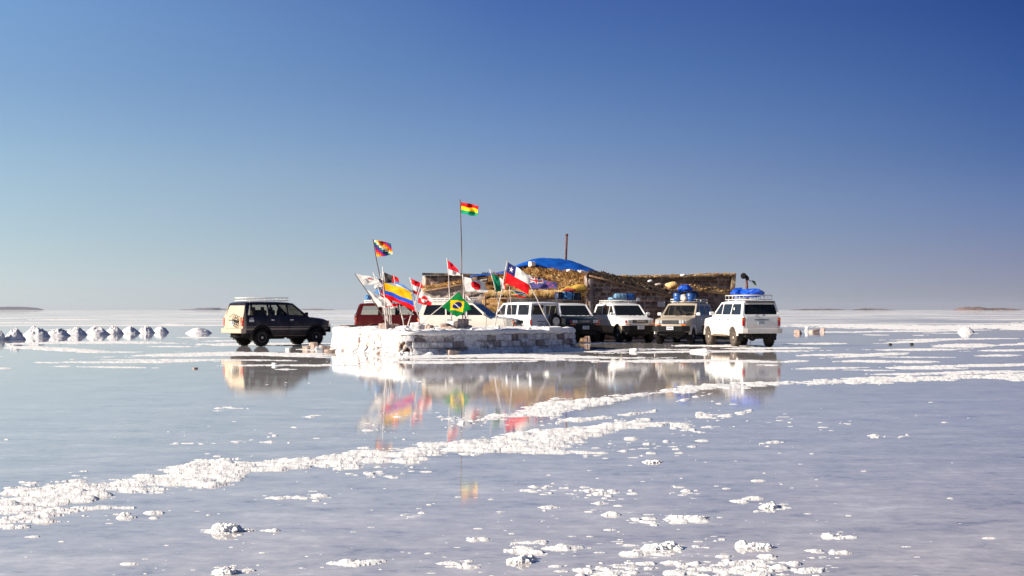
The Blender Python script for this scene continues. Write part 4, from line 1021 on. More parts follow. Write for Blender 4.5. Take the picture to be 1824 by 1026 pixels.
# salt blocks wedged round the pole feet (photo px of the foot, size)
BL = [((684, 590), (.34, .3, .28), 'salt block at the foot of the large yellow blue and red flag'), ((692, 585), (.5, .4, .22), 'low salt block behind the foot of the yellow blue and red flag'), ((703, 583), (.35, .3, .24), 'greyish salt block right of the cluster of left-hand poles'),
      ((717, 585), (.55, .3, .16), 'flat salt slab at the foot of the red and white flag with a disc'), ((740, 587), (.34, .5, .30), 'tilted white salt block right of the drooping red white red flag'), ((752, 588), (.55, .45, .26), 'grey salt lump beside the tilted white block'), ((765, 589), (.26, .3, .2), 'small grey salt lump right of the grey salt lump'),
      ((793, 587), (.34, .3, .28), 'brown salt block left of the green flag with a yellow diamond'), ((807, 584), (.30, .3, .34), 'upright pale salt block under the small red over white flag'), ((800, 590), (.5, .4, .16), 'flat grey slab in front of the pale upright block'),
      ((823, 581), (.36, .3, .46), 'tall stack-like brown salt block at the foot of the tallest pole'), ((832, 587), (.3, .3, .2), 'grey salt lump leaning on the tall brown block'), ((881, 592), (.40, .28, .18), 'flat brown block at the foot of the flag with a white star'), ((985, 588), (.55, .4, .14), 'white salt lump at the foot of the violet blue flag')]
for i, ((px, py), d, lab) in enumerate(BL):
    Yb = 55.6+.25*(i % 3)+(.8 if 'violet' in lab else 0)
    p = at(px, py, Yb); stone('salt_block', lab, 'salt block', (p.x, p.y, PT+.01), d, 30+i, M['salt'] if 'white' in lab else M['block'], rot=R.uniform(-.6, .6), group='loose blocks at the pole feet')

# loose stones on the flat
ST2 = [((546, 623), (.28, .24, .16), 'pale salt block, leftmost of the loose ones by the navy wagon'), ((558, 621), (.30, .28, .28), 'largest pale block under the nose of the navy wagon'), ((568, 626), (.24, .24, .2), 'small white block in front of the largest pale block'),
       ((578, 624), (.40, .3, .2), 'pink brown block halfway between the navy wagon and the platform'), ((588, 628), (.4, .3, .14), 'flat block against the left foot of the platform'), ((513, 624), (.16, .14, .12), 'tiny white salt stone below the navy wagon'),
       ((348, 657), (.13, .10, .05), 'small reddish stone left of the navy wagon reflection'), ((489, 651), (.15, .10, .09), 'white pointed stone lying below the navy wagon'),
       ((806, 632), (.48, .35, .18), 'brown block fallen at the front foot of the platform'), ((1245, 627), (.66, .35, .13), 'rough pale lump lying before the white wagon on the right'), ((1130, 626), (.3, .25, .12), 'small bluish salt lump before the white over tan wagon'),
       ((1421, 594), (.42, .36, .26), 'brown block, leftmost of the far blocks right of the cars'), ((1436, 590), (.22, .2, .38), 'white upright block among the far blocks right of the cars'), ((1450, 592), (.62, .4, .22), 'low brown block among the far blocks right of the cars'), ((1465, 591), (.30, .3, .30), 'square brown block, rightmost of the far blocks'),
       ((1586, 614), (.15, .13, .08), 'small dark stone on the flat to the right'), ((1624, 614), (.14, .12, .09), 'small dark and white stone at the far right of the flat')]
for i, ((px, py), d, lab) in enumerate(ST2):
    p = G(px, py); dark = 'dark' in lab; m_ = M['salt'] if ('white' in lab or 'bluish' in lab) and not dark else (M['under'] if dark else M['block'])
    stone('salt_block' if not dark else 'dark_stone', lab, 'salt block' if not dark else 'stone', (p.x, p.y, -.01), d, 60+i, m_, rot=R.uniform(-.7, .7), amp=.16)
for lab, a, bq in (('brown plank lying left behind the platform, nearer one', (606, 590), (636, 588)), ('brown plank lying left behind the platform, farther one', (612, 585), (645, 583))):
    b = MB(); p0 = at(a[0], a[1], 62.6 if 'nearer' in lab else 63.2); p1 = at(bq[0], bq[1], 63.3 if 'nearer' in lab else 63.6); p0.z = p1.z = .93; b.tube(p0, p1, .055, n=6); 
    o = b.build('plank', M['wood']); tag(o, lab, 'plank')
# salt piles
def pile(label, px, py, wpx, hpx, seed, group='row of salt piles in the brine'):
    g = G(px, py); s_ = F/g.y; w = wpx/s_/2*1.16; h = hpx/s_*.90; n = 60; k = 22; V = []
    ang = np.linspace(0, 2*math.pi, n, endpoint=False); rr_ = np.linspace(0, 1, k)
    A, Rr = np.meshgrid(ang, rr_, indexing='ij'); x = np.cos(A)*Rr; y = np.sin(A)*Rr
    out = 1+.16*fbm(x*1.2+seed, y*1.2, 3)*Rr
    z = h*np.clip(1-Rr**1.9, 0, 1)**1.0*(1.0+.34*fbm(x*2.2+seed*3, y*2.2, 3))+h*.20*fbm(x*7+seed, y*7, 4)*(1-Rr**4)-.03*Rr**3
    Vv = np.stack([x*w*out, y*w*out, z], -1).reshape(-1, 3); idx = np.arange(n*k).reshape(n, k); nx = np.roll(idx, -1, 0)
    q = np.stack([idx[:, :-1], idx[:, 1:], nx[:, 1:], nx[:, :-1]], -1).reshape(-1, 4)
    o = mesh_np('salt_pile', Vv, q, M['saltpile']); o.location = (g.x, g.y, 0); tag(o, label, 'salt pile', group)
M['saltpile'] = pmat('piled_salt', (.68, .66, .66), .9, var=.22, scale=3.5, bump=.9, bscale=9)
PL = [(-32, 345, 120, 70), (5, 345, 80, 80), (122, 343, 155, 96), (295, 320, 205, 88), (472, 312, 178, 68), (617, 304, 165, 66), (790, 300, 187, 66), (930, 296, 140, 68), (1060, 291, 140, 58), (1188, 288, 128, 58), (1302, 284, 128, 52)]
names = ['salt pile cut by the left edge of the photo', 'small salt pile second from the left edge', 'salt pile third from the left, with a rounded top', 'widest salt pile with a grey notch near its peak, left part of the row', 'fifth salt pile from the left edge', 'sixth salt pile from the left edge', 'broad salt pile in the middle of the row', 'eighth salt pile, narrow and rounded', 'ninth salt pile from the left', 'tenth salt pile, second from the right end of the row', 'last salt pile at the right end of the row']
for i, (x, y, w, h) in enumerate(PL): pile(names[i], x/4.56, 530+y/4.56, w/4.56, h/4.56, i*3.7+1)
pile('lone low salt pile between the row and the navy wagon', 1618/4.56, 530+290/4.56, 195/4.56, 44/4.56, 77, None)
pile('lone white heap of salt on the flat far right', 1720, 592, 26, 11, 55, None)

# big clods close to the viewer
def clod(label, px, py, parts, seed):
    g = G(px, py); b = MB()
    rr = random.Random(seed)
    from mathutils import noise as mn
    for (dx, dy, sx, sy, sz) in parts:
        vs = bmesh.ops.create_icosphere(b.bm, subdivisions=6, radius=1)['verts']; off = Vector((rr.uniform(0, 50), rr.uniform(0, 50), 0))
        for v in vs:
            n = v.co.copy(); p_ = Vector((n.x*sx, n.y*sy, n.z*sz))+off
            f_ = mn.fractal(p_*22, 1, 2, 3)*.28+abs(mn.noise(p_*40))*.26+mn.fractal(p_*95, 1, 2, 2)*.05
            k = 1+f_-.12; v.co = Vector((dx+n.x*sx*k, dy+n.y*sy*k, sz*.2+n.z*sz*k))
    o = b.build('salt_clod', M['salt'], recalc=False); o.location = (g.x, g.y, -.005); tag(o, label, 'salt clod', 'large salt clods in the foreground')
clod('largest salt clod of the lower left foreground, domed', 402, 946, [(0, 0, .105, .10, .055), (.07, .02, .05, .05, .045), (.13, .03, .09, .06, .018), (-.09, -.03, .07, .05, .015), (-.02, -.07, .10, .05, .014), (-.03, .08, .05, .03, .03)], 3)
clod('salt clod at the bottom edge, left of the middle', 405, 1021, [(0, 0, .08, .06, .035), (-.06, .02, .04, .03, .02)], 4)
clod('salt clod at the bottom, centre right, with a bump on its end', 930, 1001, [(0, 0, .075, .07, .04), (.06, .10, .035, .03, .03), (-.05, -.01, .05, .04, .03)], 5)
clod('long flat salt clod in the lower right foreground', 1224, 923, [(0, 0, .17, .05, .022), (-.08, .01, .08, .05, .026), (.09, .0, .07, .04, .022)], 6)
clod('bumpy salt clod pair near the bottom centre right', 1195, 976, [(0, 0, .065, .06, .045), (-.12, -.04, .09, .07, .035), (.04, -.05, .04, .04, .02)], 7)
clod('broad salt clod with a peak near the bottom right of centre', 1345, 975, [(0, 0, .13, .06, .03), (-.09, .02, .045, .05, .045), (.09, -.01, .05, .04, .03)], 8)
clod('rounded salt clod pair right of the middle of the foreground', 1372, 904, [(0, 0, .06, .07, .04), (.03, .05, .03, .03, .04), (-.05, -.01, .05, .05, .02)], 9)
clod('low block shaped salt clod alone right of the ridge', 1162, 823.5, [(0, 0, .10, .10, .025), (.04, .01, .06, .08, .025)], 10)

# ------------------------------------------------------------------ building of salt blocks and straw
def pl_wall(name, p0, p1, ztop, parent, seed, pal, rowh=.24, bl=.44, dens=.05, depthv=.03, zbot=0, thick=.35, mort=(.45, .35, .30), mw=.022, crust=0):
    """block wall from p0 to p1 (seen from the camera side), ztop(u) gives the top height"""
    p0 = np.array(p0, float); p1 = np.array(p1, float); L_ = np.linalg.norm(p1-p0); t = (p1-p0)/L_; nn = np.array([t[1], -t[0]])
    nu = int(L_/dens)+1; nz = 60; u = np.linspace(0, L_, nu); top = np.array([ztop(x/L_) for x in u])
    U = np.repeat(u[:, None], nz, 1); Z = zbot+(top[:, None]-zbot)*np.linspace(0, 1, nz)[None]
    d, h, h2 = course_pattern(U+seed, Z+.01, rowh, bl, seed)
    out = np.clip(d/.04, 0, 1)*depthv+(h-.5)*.05-(h2 > .96)*.07+.02*fbm(U*4, Z*4, 3)
    X = p0[0]+t[0]*U+nn[0]*out; Y = p0[1]+t[1]*U+nn[1]*out
    c = np.stack([np.interp(h, [0, .35, .7, 1], [q[i] for q in pal]) for i in range(3)], -1)
    mo = (1-np.clip((d-.4*mw)/mw, 0, 1))*(.35+.65*(vnoise(U*1.7+seed, Z*3) > .42)); col = c*(1-mo[..., None])+np.array(mort)*mo[..., None]
    V = np.stack([X, Y, Z], -1).reshape(-1, 3); idx = np.arange(nu*nz).reshape(nu, nz)
    q = np.stack([idx[:-1, :-1], idx[1:, :-1], idx[1:, 1:], idx[:-1, 1:]], -1).reshape(-1, 4)
    # back face and rim close it into a solid wall
    bk = V.copy().reshape(nu, nz, 3); bk[..., 0] = (p0[0]+t[0]*U)-nn[0]*thick; bk[..., 1] = (p0[1]+t[1]*U)-nn[1]*thick
    nV = len(V); q2 = q[:, ::-1]+nV; e = []
    for a in (idx[0], idx[-1][::-1], idx[:, -1], idx[:, 0][::-1]):
        for i in range(len(a)-1): e.append((a[i], a[i+1], a[i+1]+nV, a[i]+nV))
    V = np.r_[V, bk.reshape(-1, 3)]; q = np.r_[q, q2, np.array(e)]
    return mesh_np(name, V, q, M['blockwall'], parent, colors=np.r_[col.reshape(-1, 3), col.reshape(-1, 3)])
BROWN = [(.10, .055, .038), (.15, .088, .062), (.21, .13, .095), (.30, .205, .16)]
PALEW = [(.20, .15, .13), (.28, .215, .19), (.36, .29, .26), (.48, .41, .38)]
def straw_mat(name, cols, sc=14):
    m, t, b = mat(name); L = t.links.new; co = t.nodes.new('ShaderNodeNewGeometry')
    n = t.nodes.new('ShaderNodeTexNoise'); n.inputs['Scale'].default_value = sc; n.inputs['Detail'].default_value = 7; n.inputs['Roughness'].default_value = .7; L(co.outputs['Position'], n.inputs['Vector'])
    n0 = t.nodes.new('ShaderNodeTexNoise'); n0.inputs['Scale'].default_value = 1.6; n0.inputs['Detail'].default_value = 4; L(co.outputs['Position'], n0.inputs['Vector'])
    ad = t.nodes.new('ShaderNodeMath'); ad.operation = 'MULTIPLY_ADD'; ad.inputs[1].default_value = .6; L(n0.outputs[0], ad.inputs[0])
    ml = t.nodes.new('ShaderNodeMath'); ml.operation = 'MULTIPLY'; ml.inputs[1].default_value = .45; L(n.outputs[0], ml.inputs[0]); L(ml.outputs[0], ad.inputs[2])
    r = ramp(t, cols); L(ad.outputs[0], r.inputs[0]); L(r.outputs[0], b.inputs['Base Color']); b.inputs['Roughness'].default_value = .9
    n2 = t.nodes.new('ShaderNodeTexNoise'); n2.inputs['Scale'].default_value = 22; n2.inputs['Detail'].default_value = 5; L(co.outputs['Position'], n2.inputs['Vector'])
    bp = t.nodes.new('ShaderNodeBump'); bp.inputs['Strength'].default_value = 1; bp.inputs['Distance'].default_value = .06; L(n2.outputs[0], bp.inputs['Height']); L(bp.outputs[0], b.inputs['Normal'])
    return m
M['straw'] = straw_mat('golden_straw', [(.40, (.10, .04, .01)), (.46, (.46, .24, .07)), (.53, (.62, .37, .13)), (.62, (.80, .58, .30))])
M['thatch'] = straw_mat('old_thatch', [(.38, (.025, .016, .012)), (.50, (.07, .042, .028)), (.58, (.16, .10, .06)), (.66, (.48, .36, .22))])

def sheet(name, rows, m, parent, amp=.06, seed=1, thick=.12, sub=10, tufts=0, tm=None, tl=.3):
    """thatched surface through a grid of world points (rows of equal length), roughened, with tufts scattered on it"""
    P = np.array(rows, float); a, b = P.shape[:2]
    ui = np.linspace(0, a-1, (a-1)*sub+1); vi = np.linspace(0, b-1, (b-1)*sub+1)
    def interp(A, t, axis):
        i = np.minimum(np.floor(t).astype(int), A.shape[axis]-2); f = t-i; A0 = np.take(A, i, axis); A1 = np.take(A, i+1, axis)
        sh = [1]*A.ndim; sh[axis] = -1; f = f.reshape(sh); return A0*(1-f)+A1*f
    Q = interp(interp(P, ui, 0), vi, 1)
    du = np.gradient(Q, axis=0); dv = np.gradient(Q, axis=1); Nn = np.cross(du, dv); Nn /= np.linalg.norm(Nn, axis=2)[..., None]+1e-9
    if Nn[..., 2].mean() < 0: Nn = -Nn
    dsp = amp*(fbm(Q[..., 0]*1.9+seed, Q[..., 2]*4.5+Q[..., 1]*1.6, 5, .68))+amp*.5*fbm(Q[..., 0]*7+seed, Q[..., 2]*7+Q[..., 1]*3, 3)
    T_ = Q+Nn*dsp[..., None]; B_ = Q-Nn*thick
    na, nb = T_.shape[:2]; idx = np.arange(na*nb).reshape(na, nb); V = np.r_[T_.reshape(-1, 3), B_.reshape(-1, 3)]; n0 = na*nb
    q = np.stack([idx[:-1, :-1], idx[1:, :-1], idx[1:, 1:], idx[:-1, 1:]], -1).reshape(-1, 4); e = []
    for s_ in (idx[0], idx[-1][::-1], idx[:, -1], idx[:, 0][::-1]):
        for i in range(len(s_)-1): e.append((s_[i], s_[i+1], s_[i+1]+n0, s_[i]+n0))
    q = np.r_[q, q[:, ::-1]+n0, np.array(e)]
    o = mesh_np(name, V, q, m, parent)
    if tufts:
        rg = np.random.RandomState(seed); tv = []; tf = []
        for k in range(tufts):
            i = rg.randint(0, na-1); j = rg.randint(0, nb-1); p = T_[i, j]; nrm = Nn[i, j]
            dn = du[i, j] if P[0, :, 2].mean() > P[-1, :, 2].mean() else -du[i, j]      # downhill
            dn = dn/(np.linalg.norm(dn)+1e-9); sd_ = np.cross(nrm, dn)
            d_ = dn*rg.uniform(.4, 1)+sd_*rg.normal(0, .45)+nrm*rg.uniform(.0, .35); d_ /= np.linalg.norm(d_)
            l = tl*rg.uniform(.4, 1.2); w = rg.uniform(.012, .04); w_ = np.cross(d_, nrm); w_ /= np.linalg.norm(w_)+1e-9
            up = nrm*rg.uniform(.01, .05); b0 = len(tv)
            tv += [p-w_*w, p+w_*w, p+up+d_*l*.55+w_*w*.7, p+up+d_*l*.55-w_*w*.7, p+d_*l-nrm*.02]
            tf += [(b0, b0+1, b0+2, b0+3), (b0+3, b0+2, b0+4, b0+4)]
        me = bpy.data.meshes.new('loose_straw'); me.from_pydata([tuple(v) for v in tv], [], [f if f[2] != f[3] else f[:3] for f in tf]); me.materials.append(tm or m)
        t_ = bpy.data.objects.new('loose_straw', me); COL.objects.link(t_); t_.parent = parent; tag(t_, kind='stuff')
    return o

hut = empty('salt_building', (0, 0, 0)); tag(hut, 'rambling building of brown salt blocks with a straw roof behind the cars', 'building')
A = lambda px, py, Y: tuple(at(px, py, Y))
def X(px, Y): return (px-CX)*Y/F
def Zz(py, Y): return H+(HOR-py)*Y/F
# left rear wing and its flat roof
pl_wall('rear_wall', (X(758, 88), 88), (X(960, 88), 88), lambda u: Zz(491, 88)-.02*u, hut, 3, BROWN, mort=(.42, .35, .31))
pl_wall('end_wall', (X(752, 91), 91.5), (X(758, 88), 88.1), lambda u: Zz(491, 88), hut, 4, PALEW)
b = MB(); b.slab([(X(752, 87.6), 87.6, Zz(490, 87.6)), (X(905, 87.6), 87.6, Zz(493, 87.6)), (X(905, 92), 92, Zz(493, 87.6)+.1), (X(752, 92), 92, Zz(490, 87.6)+.1)], (0, 0, .14)); b.build('flat_roof', M['thatch'], hut)
# left gable wall, sunlit verge of straw rising to the right
def lz(u): return Zz(517, 80)+(Zz(496, 80)-Zz(517, 80))*u
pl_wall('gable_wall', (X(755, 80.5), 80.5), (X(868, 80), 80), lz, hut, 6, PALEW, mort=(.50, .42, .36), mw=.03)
sheet('straw_verge', [[A(752, 513, 80.2), A(790, 508, 80.1), A(826, 502, 80), A(850, 497, 80)], [A(752, 512, 84), A(790, 507, 84), A(826, 500, 84), A(850, 495, 84)]], M['straw'], hut, amp=.10, seed=4, thick=.16, tufts=900, tm=M['straw'])
b = MB(); b.tube(A(753, 519, 79.9), A(868, 500, 79.6), .045, n=6); b.build('verge_pole', M['wood'], hut)
# straw slope in the middle
sheet('straw_roof', [[A(878, 493, 84), A(915, 481, 84.5), A(950, 476, 85), A(1000, 483, 84.6), A(1040, 488, 84), A(1058, 490, 83)],
                     [A(868, 505, 81), A(910, 497, 81), A(950, 491, 81), A(1000, 495, 81), A(1035, 498, 80.6), A(1050, 500, 80)],
                     [A(862, 516, 78.4), A(900, 516, 78.2), A(950, 516, 78), A(1000, 517, 77.8), A(1030, 518, 77.6), A(1046, 518, 77.5)]], M['straw'], hut, amp=.30, seed=9, thick=.22, sub=40, tufts=9000, tl=.5)
sheet('shadow_thatch', [[A(840, 492, 85), A(862, 488, 85), A(884, 487, 85)], [A(846, 512, 80), A(862, 513, 79.5), A(880, 514, 79)]], M['thatch'], hut, amp=.15, seed=12, thick=.2, sub=20, tufts=700, tl=.3)  # dark thatch sheet standing in for the shadowed hollow under the tarpaulin
# hanging fringe under the eave
b = MB(); rr = random.Random(4)
for i in range(190):
    px = 862+i*.97+rr.uniform(-.3, .3); yl = 528+rr.uniform(-3, 2) if px < 992 else 524+rr.uniform(0, 5); p = at(px, 516.5, 77.75-.0018*i); q = at(px+rr.uniform(-.6, .6), yl, 77.7-.0018*i)
    b.tube(p, q, .028, .014, n=5)
fr = b.build('eave_fringe', M['straw'], hut)
b = MB()
for py, m_ in ((531, 0), (541, 0)): b.tube(A(858, py+1, 78.6), A(1045, py-2, 78.0), .05, n=6)
for px in (864, 906, 950, 1002): b.tube((X(px, 78.5), 78.5, 0), (X(px, 78.5), 78.5, Zz(518, 78.5)), .06, n=8)
b.build('porch_frame', M['wood'], hut)
# reed screen below the beams
reed = straw_mat('reed_screen', [(.36, (.16, .08, .03)), (.5, (.42, .24, .08)), (.62, (.60, .38, .14))], sc=25)
b = MB()
for i in range(170):
    px = 860+i*1.09; b.tube((X(px, 79), 79, rr.uniform(.02, .05)), (X(px, 79), 79, Zz(532+rr.uniform(-2, 2), 79)), .035, .03, n=5)
rs = b.build('reed_screen', reed, hut)
pl_wall('porch_wall', (X(858, 82.5), 82.5), (X(1046, 81), 81), lambda u: 2.9, hut, 8, BROWN)
# main front wall in shade with a falling verge
W0, W1 = (X(1045, 77.5), 77.5), (X(1206, 79.5), 79.5)
def mz(u): return Zz(491, 77.5)+(Zz(529, 79.5)-Zz(491, 77.5))*u
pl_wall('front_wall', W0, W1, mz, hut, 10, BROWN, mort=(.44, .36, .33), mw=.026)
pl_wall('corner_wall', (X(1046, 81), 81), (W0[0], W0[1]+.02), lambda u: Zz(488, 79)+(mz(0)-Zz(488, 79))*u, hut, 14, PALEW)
sheet('thatch_roof', [[A(1050, 484, 82), A(1085, 489, 83), A(1120, 497, 84), A(1165, 505, 84), A(1215, 514, 84)], [A(1045, 488, 77.3), A(1085, 497, 77.7), A(1120, 506, 78.2), A(1165, 517, 78.7), A(1212, 529, 79.3)]], M['thatch'], hut, amp=.16, seed=21, thick=.18, sub=24, tufts=2600, tm=M['thatch'], tl=.32)
b = MB(); b.path([A(1050, 491, 77.15), A(1085, 500, 77.5), A(1130, 512, 78), A(1170, 521, 78.6), A(1207, 530, 79.1)], [.05]*5, 6); b.build('verge_pole', M['wood'], hut)
# plank door and a paper notice at the right end of the front wall
b = MB()
for i in range(8): b.box((X(1190+i*2.4, 79.1), 79.05+i*.02, 1.05), (.072, .05, 2.0+.03*(i % 3)))
dr_ = b.build('door', pmat('grey_planks', (.20, .165, .15), .85, var=.4, scale=9), hut)
b = MB(); b.box((X(1178, 78.75), 78.72, Zz(542, 78.7)), (.42, .03, .30)); b.build('notice_board', pmat('faded_board', (.36, .33, .33), .8), hut)
# low wing running right
pl_wall('side_wall', (X(1206, 81.5), 81.5), (X(1302, 84), 84), lambda u: Zz(513, 81.5)+(Zz(521, 84)-Zz(513, 81.5))*u, hut, 17, BROWN, mort=(.26, .2, .18), mw=.018)
sheet('side_thatch', [[A(1206, 506, 86), A(1240, 509, 86.5), A(1270, 514, 87), A(1305, 518, 87.5)], [A(1206, 512, 81), A(1240, 514, 82), A(1270, 518, 83), A(1306, 523, 84)]], M['straw'], hut, amp=.20, seed=31, thick=.14, sub=20, tufts=900, tm=M['thatch'], tl=.3)
# long rear building
pl_wall('long_wall', (X(1085, 92), 92), (X(1303, 92), 92), lambda u: Zz(493, 92)+(Zz(489, 92)-Zz(493, 92))*u, hut, 23, BROWN, mort=(.40, .34, .32), mw=.02)
sheet('long_roof', [[A(1085, 491, 92), A(1160, 490.5, 92), A(1240, 489, 92), A(1311, 486, 92)], [A(1085, 494, 91.3), A(1160, 493.5, 91.3), A(1240, 492, 91.3), A(1311, 489, 91.3)]], M['thatch'], hut, amp=.10, seed=41, thick=.12, sub=24, tufts=900, tm=M['straw'], tl=.22)
b = MB(); b.slab([(X(1302, 91.4), 91.3, 0), (X(1304, 91.4), 96, 0), (X(1311, 91.4), 96, Zz(487, 91.4)), (X(1311, 91.4), 91.3, Zz(487, 91.4))], (-.25, 0, 0)); b.build('end_panel', M['thatch'], hut)
# tarp over the ridge
def tarp():
    top = [(838, 491), (862, 487.5), (885, 486), (900, 482), (925, 470.5), (945, 463), (960, 459.5), (975, 459), (995, 460.5), (1015, 464), (1035, 470), (1055, 479), (1072, 487), (1090, 492)]
    bot = [(838, 493), (862, 490), (885, 489.5), (900, 485.5), (922, 475), (937, 472), (950, 473), (968, 476.5), (988, 480.5), (1005, 483.5), (1025, 485), (1045, 486), (1068, 489), (1088, 494)]
    rows = []; Yb = 83.5
    for w in (0, .2, .4, .6, .8, 1.0, 1.5, 2.2):
        r = []
        for k, ((a, b_), (c, d)) in enumerate(zip(top, bot)):
            if w <= 1: Yy = Yb+.25+w*.9; px, py = c+(a-c)*w, d+(b_-d)*math.sin(w*math.pi/2)
            else: Yy = Yb+1.15+(w-1)*1.2; px, py = a, b_+(w-1)**2*14
            r.append(A(px, py, Yy))
        rows.append(r)
    o = sheet('tarpaulin', rows, M['tarp'], None, amp=.05, seed=51, thick=.02, sub=5)
    tag(o, 'bright blue tarpaulin stretched over the ridge of the straw roof', 'tarpaulin')
tarp()
for lab, px, py, s_ in (('white block holding down the blue tarpaulin at its left end', 948, 474, .30), ('grey block on the lower edge of the blue tarpaulin', 1016, 484.5, .36), ('white block near the right end of the blue tarpaulin', 1036, 485.5, .34)):
    p = at(px, py, 83.6); stone('salt_block', lab, 'salt block', p, (s_*1.1, s_, s_*(.9 if px < 1000 else .4)), int(px), M['salt'], rot=.6, amp=.1)
b = MB(); b.tube(A(1007.5, 478, 86), A(1009.5, 418, 86), .062, .07, n=12); b.tube(A(1009.3, 420, 86), A(1009.6, 416.5, 86), .09, .09, n=12)
tag(b.build('stove_pipe', M['rust']), 'rusty stove pipe sticking up through the blue tarpaulin', 'chimney')
b = MB(); b.lump(A(1022, 514, 77.3), (.6, .14, .13), 5, amp=.4, sub=3, rot=.1); b.lump(A(1036, 511, 77.25), (.32, .14, .20), 8, amp=.45, sub=3)
tag(b.build('yellow_cloth', M['yellow'], recalc=False), 'yellow striped cloth bunched under the straw eave at the wall corner', 'cloth')
for i, (lab, px, py, s_, m_) in enumerate((('yellow straw heap on the thatch left of the blue bundle', 1197, 509, .30, 'straw'), ('pale stone on the thatch slope, upper one', 1158, 501, .10, 'salt'), ('orange brown rag on the thatch slope', 1188, 517, .25, 'wood'), ('pale stone on the thatch beside the straw heap', 1172, 507, .12, 'sack'), ('white stone on the rear roof edge', 1216, 490.5, .12, 'salt'), ('dark brown heap on the thatch right of the straw heap', 1200, 519, .35, 'thatch'))):
    p = at(px, py, 81.6 if py > 495 else 91.5); b = MB(); b.lump((0, 0, 0), (s_*1.3, s_, s_*.7), 70+i, amp=.3); o = b.build('roof_weight', M[m_], recalc=False); o.location = p; tag(o, lab, 'roof weight')

# small wind turbine on a mast behind the building
wt_ = empty('wind_generator', (X(1330, 88), 88, 0)); tag(wt_, 'small wind generator with a tail vane on a mast beyond the building', 'wind turbine')
def rel(px, py): p = at(px, py, 88); return (p.x-wt_.location.x, p.y-wt_.location.y, p.z)
b = MB(); b.tube((0, 0, 0), rel(1330, 494), .05, .075, n=10); b.tube((.25, 0, 0), rel(1331.5, 505), .022, n=6); b.build('mast', M['rust'], wt_)
b = MB(); b.path([rel(1325, 492), rel(1328, 492.5), rel(1331, 495), rel(1332.5, 498.5)], [.09, .12, .12, .07], 10); b.build('generator', M['under'], wt_)
b = MB(); c_ = Vector(rel(1324, 491.5)); b.lathe([(-.05, .17), (0, .19), (.05, .17), (.03, .12), (-.03, .12)], 'Y', c=c_+Vector((0, -.1, 0)), n=20); b.lathe([(-.1, .09), (.06, .09)], 'Y', c=c_+Vector((0, -.1, 0)), n=12); b.build('rotor', M['under'], wt_)
b = MB(); b.tube(rel(1332, 498), rel(1340, 501.5), .022, n=6); b.build('tail_boom', M['under'], wt_)
b = MB(); b.slab([rel(1340.5, 499), rel(1345.5, 501.5), rel(1347.5, 509), rel(1343, 506.5), rel(1339.8, 501.5)], (0, .03, 0)); b.build('tail_vane', pmat('green_vane', (.05, .07, .03), .6), wt_)

# ------------------------------------------------------------------ luggage on the roofs
def on_roof(c, x, y, z): 
    return c.matrix_basis @ Vector((x, y, z))
bpy.context.view_layer.update()
def drum(c, x, y, label, r=.2, L_=.7, z=2.10, m='barrel', ax='Y', ang=0, cat='barrel', group=None):
    root = empty('barrel', on_roof(c, x, y, z+r), c.rotation_euler.z+ang); tag(root, label, cat, group)
    b = MB(); h = L_/2; b.lathe([(-h, r*.86), (-h+.02, r*.97), (-h+.05, r), (-h*.35-.02, r), (-h*.35, r*1.05), (-h*.35+.03, r), (h*.35-.03, r), (h*.35, r*1.05), (h*.35+.02, r), (h-.05, r), (h-.02, r*.97), (h, r*.86)], ax, n=24); b.build('drum', M[m], root)
    b = MB(); b.lathe([(h-.005, r*.80), (h+.018, r*.80), (h+.02, r*.2)] if ax != 'Z' else [(h-.005, r*.8), (h+.03, r*.78), (h+.035, r*.2)], ax, n=20); b.build('lid', M['black'], root)
def bundle(c, x, y, z, d, label, seed, m='tarpbundle', name='tarpaulin_bundle', cat='bundle', amp=.32, rot=0):
    b = MB(); rr = random.Random(seed); vs = bmesh.ops.create_icosphere(b.bm, subdivisions=5, radius=1)['verts']
    pls = [(Vector((rr.gauss(0, 1), rr.gauss(0, 1), rr.gauss(0, 1))).normalized(), rr.uniform(.62, .98)) for _ in range(26)]
    cr = [(Vector((rr.gauss(0, 1), rr.gauss(0, 1), rr.gauss(0, 1))).normalized(), rr.uniform(4, 9), rr.uniform(0, 6)) for _ in range(7)]
    for v in vs:
        n = v.co.normalized(); r = min([1.12]+[c_/max(n.dot(a_), .05) for a_, c_ in pls])
        k = sum(1-abs(math.sin(n.dot(a_)*w_+p_))*2 for a_, w_, p_ in cr)/7
        r *= 1+k*amp*.28; co = n*r; v.co = Vector((co.x*d[0], co.y*d[1], max(co.z, -.7)*d[2]))
    for f in b.bm.faces: f.smooth = True
    o = b.build(name, M[m], recalc=False); p = on_roof(c, x, y, z); o.location = (p.x, p.y, p.z); o.rotation_euler = (0, 0, c.rotation_euler.z+rot); tag(o, label, cat); return o
def duffel(c, x, y, z, d, label, m='bag', strap='black'):
    root = empty('duffel_bag', on_roof(c, x, y, z), c.rotation_euler.z); tag(root, label, 'bag')
    b = MB(); b.box((0, 0, 0), d, bev=min(d)*.32); bmesh.ops.subdivide_edges(b.bm, edges=b.bm.edges[:], cuts=2, use_grid_fill=True)
    for v in b.bm.verts: v.co += v.co.normalized()*.018*math.sin(v.co.x*15+v.co.y*11+v.co.z*23)
    b.build('bag_body', M[m], root, smooth_angle=60)
    for s_ in (-.28, .28):
        b = MB(); b.box((0, d[1]*s_, 0), (d[0]*1.04, .05, d[2]*1.05), bev=.01); b.build('strap', M[strap], root)
# car 8: blue tarpaulin spread over the load
bundle(c8, -1.15, -.05, 2.30, (.75, .60, .27), 'blue tarpaulin bundle on the roof of the rightmost white wagon', 3, rot=.2)
bundle(c8, -.45, .25, 2.32, (.6, .42, .30), 'folded blue tarpaulin ahead of the bundle on the rightmost wagon', 14, rot=-.3)
